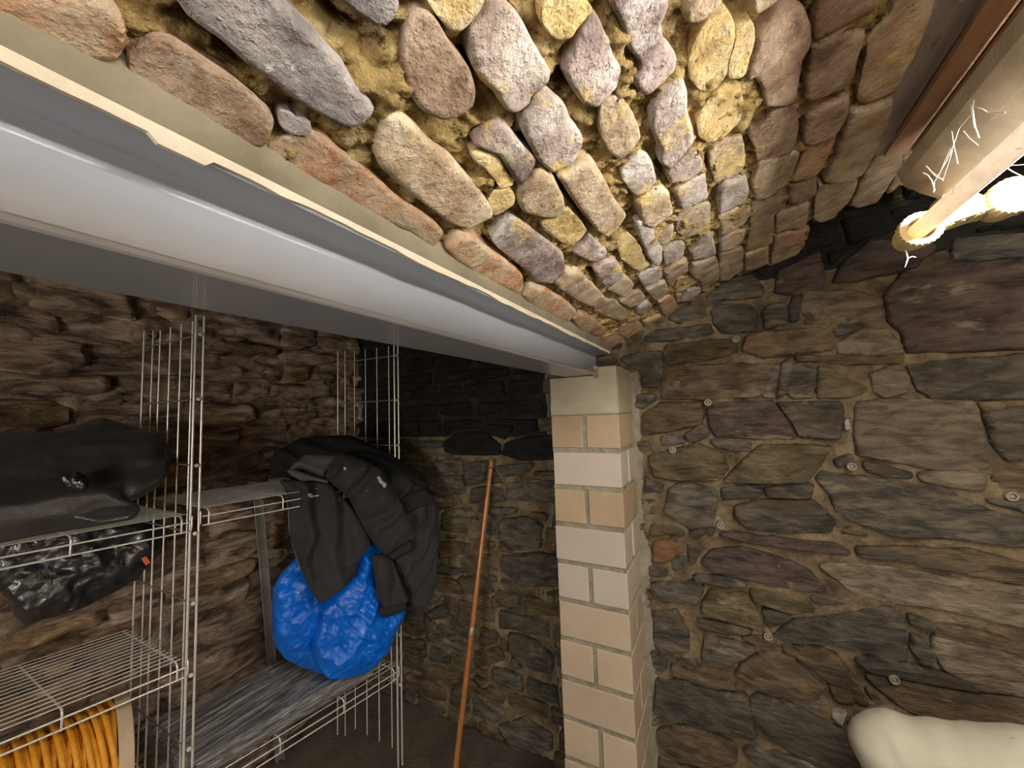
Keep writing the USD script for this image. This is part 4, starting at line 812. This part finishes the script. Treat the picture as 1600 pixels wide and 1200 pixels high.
# ------------------------------------------------------------------ things on the shelves
def ridged(P, f, seed, st=(1, 1), ang=0.0):
    c, s_ = math.cos(ang), math.sin(ang); Q = np.c_[(P[:, 0]*c+P[:, 1]*s_)*st[0], (-P[:, 0]*s_+P[:, 1]*c)*st[1], P[:, 0]*0+seed*5.1]*f
    n_ = np.clip((meshkit.fbm(Q, 3, seed)-.5)*2.1+.5, 0, 1); return 1-np.abs(2*n_-1)*2
J1, J2 = (410, 660, 5.455), (410, 840, 5.0)
PM = at(P1, UL*.6, 0, -.55)
def pl(off): return PM+NF*off
# film-wrapped pack
pk = thing('wrapped_pack', 'flat dark pack wrapped in streaky clear stretch film, under the blue bag', 'package', tuple(at(P1, .3, .19, ZRL)))
ctr = at(P1, .300, .168, ZRL+.033)
obj('contents', frame_box(ctr, LD, DD, np.array([0, 0, 1.0]), (.56, .312, .056), .006), 'dark_card', pk)
v, f = frame_box(ctr+np.array([0, 0, .0005]), LD, DD, np.array([0, 0, 1.0]), (.578, .330, .0615), .012)
t = trimesh.Trimesh(v, f).subdivide_to_size(.016); v = np.array(t.vertices); v = v+.0035*np.stack([fbm(v*np.array([18, 18, 40])+k_*7, 3, 2) for k_ in range(3)], 1); v[:, 2] = np.maximum(v[:, 2], H+ZRL+.0025)
obj('stretch_film', (v, np.array(t.faces)), 'film', pk, smooth=True)
# blue bag
pb = atZ(545, 1056, H+ZRL+.068); n_b = np.array([.86, -.50, .0]); n_b /= np.linalg.norm(n_b)
bag = thing('blue_plastic_bag', 'stuffed shiny bright blue plastic bag under the black jacket', 'bag', tuple(pb))
back_px = T(J2, [(80,400),(130,300),(200,220),(300,120),(420,20),(700,-120),(900,-60),(1000,120),(1050,500),(1040,700),(1000,850),(900,950),(760,1030),(600,1060),(480,1075),(300,1010),(170,940),(100,850),(75,750),(72,550)])
wb = lambda P: .013*ridged(P, 7, 3, (1, .45), .5)+.006*ridged(P, 18, 5, (1, .6), -.4)+.0015*ridged(P, 50, 6)
obj('body', settle(cushion(back_px, pb-n_b*.085, n_b, .06, .07, .0055, wb, .12).mesh, H+ZRL+.0655), 'blue_plastic', bag, smooth=50)
front_px = T(J2, [(440,540),(500,485),(620,395),(715,300),(745,130),(800,60),(860,130),(880,300),(940,545),(1115,560),(1105,640),(1040,740),(1000,850),(900,960),(760,1068),(600,1102),(500,1088),(430,1005),(385,900),(378,800),(430,650)])
wf = lambda P: .014*ridged(P, 8, 7, (1, .55), -.6)+.008*ridged(P, 19, 8, (1, .5), .8)+.0018*ridged(P, 54, 9)
obj('front_fold', settle(cushion(front_px, pb-n_b*.02, n_b, .062, .05, .0042, wf, .10).mesh, H+ZRL+.0655), 'blue_plastic', bag, smooth=50)
# jacket
n_j = np.array([.90, -.42, .10]); n_j /= np.linalg.norm(n_j)
jk = thing('jacket', 'black work jacket with paint flecks slung over the blue bag and the upper shelf', 'jacket', tuple(at(P1, UL*.75, .05, ZRU)))
JF = pb+n_b*.026
def jp(off): return np.array([JF[0], JF[1], H-.35])+n_j*off
def folds(a, f, ang, seed, wob=1.0):
    def w(P):
        c, s_ = math.cos(ang), math.sin(ang); u = P[:, 0]*c+P[:, 1]*s_; v = -P[:, 0]*s_+P[:, 1]*c
        q = np.c_[P[:, 0], P[:, 1], P[:, 0]*0+seed*3.3]
        ph = u*f*6.283+wob*5*fbm(q*np.array([7, 7, 1]), 2, seed); am = .35+.65*meshkit.fbm(q*np.array([9, 9, 1]), 2, seed+2)*1.4
        return a*am*(np.sin(ph)+.35*np.sin(1.7*ph+1.3))*.6+.0022*fbm(q*np.array([45, 45, 1]), 2, seed+4)
    return w
def jpart(name, o, pts, off, fr, bk_, g=.006, wr=None, mt='jacket_cloth', edge=.05, parent=None, label=None):
    c = cushion(T(o, pts), jp(off), n_j, fr, bk_, g, wr, edge); p = obj(name, c.mesh, mt, parent or jk, smooth=60, label=label); return c, p
def join(a, b): return [((x-410)*5.455, (y-660)*5.455) for x, y in T(J1, a)+T(J2, b)]
jpart('back_panel', J1, [(50,445),(75,310),(110,230),(200,200),(320,130),(480,118),(640,108),(760,110),(860,158),(960,212),(1080,268),(1200,338),(1330,408),(1400,500),(1420,600),(1440,800),(1300,1000),(1000,1000),(700,800),(400,560),(200,470),(100,470)], -.075, .05, .05, .008, folds(.012, 12, 1.1, 3), 'jacket_dark', .06)
jpart('side_panel', J1, join([(1060,420),(1180,430),(1300,520),(1400,585),(1490,690),(1500,900),(1490,1100)], [(1358,200),(1355,350),(1320,470),(1250,560),(1180,545),(1130,440),(1080,330),(1040,230),(1000,160),(900,60)])+[(900,900),(950,600)], -.045, .045, .04, .006, folds(.024, 13, -.5, 5, 1.6), 'jacket_cloth', .05)
cl, lp = jpart('front_panel', J1, join([(130,480),(200,485),(330,500),(560,515),(660,610),(770,740),(850,850),(920,1000),(900,1100)], [(800,110),(750,180),(730,290),(620,400),(480,510),(440,500),(370,400),(320,300),(280,180),(240,80),(215,0)])+[(232,900),(225,750),(205,640),(188,560)], -.005, .030, .02, .0055, folds(.028, 11, .08, 9, 1.1), 'jacket_cloth', .04)
jpart('hem_band', J2, [(560,322),(750,178),(735,295),(622,400)], .024, .008, .012, .005, folds(.0012, 110, .8, 4, .1), 'jacket_rib', .02, label='ribbed hem band')
jpart('lining', J1, [(200,430),(290,310),(380,265),(660,272),(610,360),(545,440),(570,500),(470,485),(330,405)], -.035, .022, .02, .006, folds(.006, 16, .9, 6), 'jacket_lining', .03, label='grey-violet lining')
jpart('placket', J1, [(185,395),(260,400),(330,418),(470,470),(565,492),(565,522),(420,497),(330,502),(250,460)], .012, .010, .012, .005, folds(.002, 24, .2, 6), 'jacket_lining', .015, label='turned-back grey front edge')
cs, sp = jpart('sleeve', J1, [(555,400),(660,268),(740,268),(860,318),(1000,395),(1080,515),(1160,650),(1222,780),(1272,880),(1278,940),(1200,1005),(1100,1085),(1040,1135),(960,1050),(880,930),(800,780),(740,650),(620,545),(535,470)], .022, .052, .03, .0055, folds(.024, 10, -.7, 11, 1.2), 'jacket_cloth', .055)
jpart('cuff', J2, [(965,140),(1150,15),(1185,55),(1172,105),(1020,178)], .018, .020, .02, .005, folds(.0012, 110, .8, 4, .1), 'jacket_rib', .025, label='ribbed knit cuff')
jpart('hem_band', J1, [(1155,660),(1280,588),(1390,563),(1430,610),(1502,690),(1360,722),(1222,782)], .000, .018, .02, .005, folds(.0012, 110, .8, 4, .1), 'jacket_rib', .025, label='ribbed waistband')
jpart('sleeve', J2, [(845,140),(960,130),(1020,180),(1055,280),(1095,380),(1145,480),(1115,512),(940,548),(890,460),(880,330)], .000, .030, .02, .0055, folds(.018, 13, .25, 15, 1.2), 'jacket_cloth', .04)
jpart('cuff', J2, [(888,548),(1120,505),(1128,560),(960,622),(925,600)], .006, .016, .015, .005, folds(.0012, 110, .8, 4, .1), 'jacket_rib', .025, label='ribbed knit cuff')
zp = cushion(T(J1, [(178,560),(196,555),(215,640),(232,750),(240,900),(262,1010),(300,1120),(335,1250),(320,1260),(280,1130),(243,1010),(222,900),(214,750),(200,650)]), jp(-.004), n_j, .003, .004, .004, None, .012); obj('zip', zp.mesh, 'jacket_lining', jk, smooth=60, label='zip along the front edge')
for px in ([(690,388),(702,378),(716,384),(714,405),(698,408)], [(848,398),(868,395),(887,402),(880,411),(855,411)], [(978,470),(996,452),(1010,472),(1024,495),(1062,520),(1050,557),(1030,552),(1022,530),(996,515)], [(885,578),(897,578),(897,590),(887,590)]):
    obj('paint_spot', on_patch(cs, T(J1, px)), 'paint_spot', sp)
for px in ([(385,610),(410,600),(442,628),(424,646),(392,636)], [(318,645),(334,640),(338,652),(322,656)], [(640,655),(664,655),(660,670),(644,668)]):
    obj('paint_spot', on_patch(cl, T(J1, px)), 'paint_spot', lp)
# black bags
K1, K2 = (0, 640, 5.333), (0, 820, 5.333)
n_k = np.array([.74, -.16, .62]); n_k /= np.linalg.norm(n_k); pk0 = at(P0, .40, .03, ZLU+.012)
bb = thing('black_plastic_bag', 'large matt black plastic bag lying on the upper left shelf', 'bag', tuple(pk0))
wk = lambda P: .014*ridged(P, 5, 3, (.30, 1), .12)+.005*ridged(P, 13, 5, (.4, 1), .2)
obj('body', settle(cushion(T(K1, [(-700,300),(-300,250),(0,240),(400,222),(560,190),(720,130),(850,105),(1000,140),(1080,150),(1200,210),(1360,258),(1420,340),(1432,400),(1410,520),(1330,610),(1200,680),(1050,752),(1185,830),(1080,920),(850,965),(500,1015),(200,1075),(0,1115),(-300,1170),(-700,1250)]), pk0, n_k, .055, .10, .0075, wk, .075).mesh, H+ZLU+.0025), 'black_plastic', bb, smooth=50)
obj('front_fold', cushion(T(K1, [(390,540),(640,450),(850,390),(1000,400),(1200,450),(1420,400),(1410,520),(1330,610),(1200,680),(1050,752),(1185,830),(1080,910),(850,950),(600,900),(480,700)]), pk0+n_k*.034, n_k, .020, .02, .006, lambda P: .006*ridged(P, 9, 13, (1, .35), .9), .09).mesh, 'black_plastic', bb, smooth=50)
obj('twist', cushion(T(K1, [(480,580),(560,540),(650,520),(730,560),(740,640),(700,680),(600,650),(560,650)]), pk0+n_k*.098, n_k, .016, .015, .0035, lambda P: .006*ridged(P, 40, 17), .02).mesh, 'black_film', bb, smooth=50, label='shiny gathered twist of plastic')
n_l = np.array([.99, -.10, .05]); n_l /= np.linalg.norm(n_l); pl0 = at(P0, .38, DEP-.05, -.42)
b2 = thing('black_plastic_bag', 'shiny crumpled black plastic bag hanging behind the upper left shelf', 'bag', tuple(pl0))
obj('body', cushion(T(K2, [(-500,430),(-200,400),(-60,-10),(200,-90),(700,-130),(1100,-160),(1330,-40),(1400,110),(1390,200),(1280,290),(1150,450),(900,590),(700,690),(560,750),(350,792),(220,850),(130,790),(80,680),(0,560),(-200,600),(-500,600)]), pl0, n_l, .045, .02, .006, lambda P: .010*ridged(P, 10, 21, (1, .5), .7)+.006*ridged(P, 26, 22), .07).mesh, 'black_film', b2, smooth=50)
# spool of orange rope on the lowest left shelf
sr = .128; sc = at(P0, .50, .135, ZLL+.0045+sr+.008)
spool = thing('rope_spool', 'cardboard spool wound with bright orange rope on the lowest left shelf', 'spool', tuple(sc-np.array([0, 0, sr])))
def disc(l, t_, r_, nm): return obj(nm, outward(lathe([(.02, -t_/2), (r_-.002, -t_/2), (r_, -t_/2+.002), (r_, t_/2-.002), (r_-.002, t_/2), (.02, t_/2)], sc+LD*l, LD, 48, closed=True)), 'cardboard', spool, smooth=35)
disc(.098, .030, sr+.006, 'flange'); disc(-.175, .030, sr+.006, 'flange')
UU = np.array([0, 0, 1.0]); WW = np.cross(LD, UU); RS = []
for layer, (pitch, r_) in enumerate(((.0125, sr-.016), (.026, sr-.009))):
    span = .235; turns = span/pitch; tt = np.linspace(0, 1, int(turns*30)); an = tt*turns*2*math.pi*(1 if layer == 0 else -1); x_ = -.155+span*tt
    RS.append(tube(sc+x_[:, None]*LD+r_*(np.cos(an)[:, None]*UU+np.sin(an)[:, None]*WW), .0066, 7))
for layer, (pitch, r_, ph) in enumerate([((.13, .105)[q % 2], sr-(.006, .0)[q % 2], q*.66+(q % 2)*.3) for q in range(10)]):
    turns = .235/pitch; tt = np.linspace(0, 1, 46); an = ph+tt*turns*2*math.pi; RS.append(tube(sc+(-.155+.235*tt)[:, None]*LD+r_*(np.cos(an)[:, None]*UU+np.sin(an)[:, None]*WW), .0066, 7))
for kk, ro in enumerate(RS): obj('rope_layer', ro, 'orange_rope', spool, smooth=60)
obj('core', outward(lathe([(.0, -.16), (sr-.028, -.16), (sr-.028, .09), (.0, .09)], sc, LD, 32)), 'cardboard', spool, smooth=35)
# poles
a_, b_ = atY(768, 718, Y_END-.045), atY(712, 1200, 1.27); d_ = (b_-a_)/np.linalg.norm(b_-a_); foot = a_+d_*((a_[2]-.004)/-d_[2])
st = thing('broom_handle', 'thin varnished orange-brown wooden stick leaning on the far wall left of the pillar', 'stick', tuple(foot))
Ls = np.linalg.norm(foot-a_); mid_ = a_+d_*(np.linalg.norm(atY(737, 985, 1.37)-a_))
obj('shaft', tube([a_+d_*t for t in (.0, .004, .012, .5*Ls, Ls)], [.006, .0095, .0108, .0112, .0115], 16), 'stick_wood', st, smooth=60)
obj('band', tube([mid_-d_*.014, mid_-d_*.012, mid_+d_*.012, mid_+d_*.014], [.0112, .0124, .0124, .0112], 16), 'ferrule', st, smooth=60, label='shiny band round the stick')
obj('hanging_hole', outward(lathe([(.0, -.0118), (.0035, -.0118), (.0035, .0118), (.0, .0118)], a_+d_*.035, np.array([.5, -.86, 0]), 12)), 'jacket_dark', st)
q1, q2 = atX(403, 800, -1.745), atX(432, 1150, -1.745); dq = (q2-q1)/np.linalg.norm(q2-q1); ft = q1+dq*((q1[2]-.004)/-dq[2])
mp_ = thing('metal_pole', 'grey metal angle profile leaning against the rocky wall behind the jacket', 'metal profile', tuple(ft))
top_ = q1-dq*.05; ax = np.array([0, 1.0, 0]); az = np.cross(dq, ax); az /= np.linalg.norm(az); cen = (top_+ft)/2; ln = np.linalg.norm(ft-top_)
obj('wide_side', frame_box(cen, ax, az, dq, (.026, .004, ln), .001), 'grey_metal', mp_); obj('narrow_side', frame_box(cen+ax*.014+az*np.sign(az[0])*.010, ax, az, dq, (.004, .022, ln), .001), 'grey_metal', mp_)

# ------------------------------------------------------------------ pale bundle at the lower right
G = (1300, 1060, 5.333)
pg0 = np.array([.45, 1.24, .5]); n_g = np.array([-.22, -.95, .18]); n_g /= np.linalg.norm(n_g)
bu = thing('fabric_bundle', 'tall pale greenish-beige padded fabric bundle standing before the slate wall', 'bundle', (.55, 1.24, 0))
out_px = T(G, [(120,400),(165,325),(260,272),(370,250),(480,260),(570,300),(650,330),(800,325),(920,347),(1000,367),(1080,357),(1220,378),(1350,372),(1500,382),(1600,400),(2000,470),(2250,700),(2300,1500),(2300,3600),(420,3600),(330,1800),(290,900),(230,690),(170,590),(128,500)])
def seams(P): 
    w_ = np.sin((P[:, 0]*1.0+P[:, 1]*.45)*48+1.4*fbm(np.c_[P*7, P[:, 0]*0], 2, 3)); return -.004*np.clip(w_-.6, 0, 1)/.4+.0025*fbm(np.c_[P*12, P[:, 0]*0], 3, 5)
cb = cushion(out_px, pg0, n_g, .085, .07, .010, seams, .085)
v, f = cb.mesh; v = v.copy(); v[:, 2] = np.maximum(v[:, 2], .003); v[:, 1] = np.minimum(v[:, 1], Y_END-.05)
bp_ = obj('body', (v, f), 'pale_cloth', bu, smooth=70)
obj('white_patch', on_patch(cb, T(G, [(1478,520),(1510,475),(1570,440),(1640,405),(1760,420),(1760,520),(1600,512)]), .003, .006, .004), 'white_cloth', bu, smooth=60, label='white patch of cloth on the bundle')
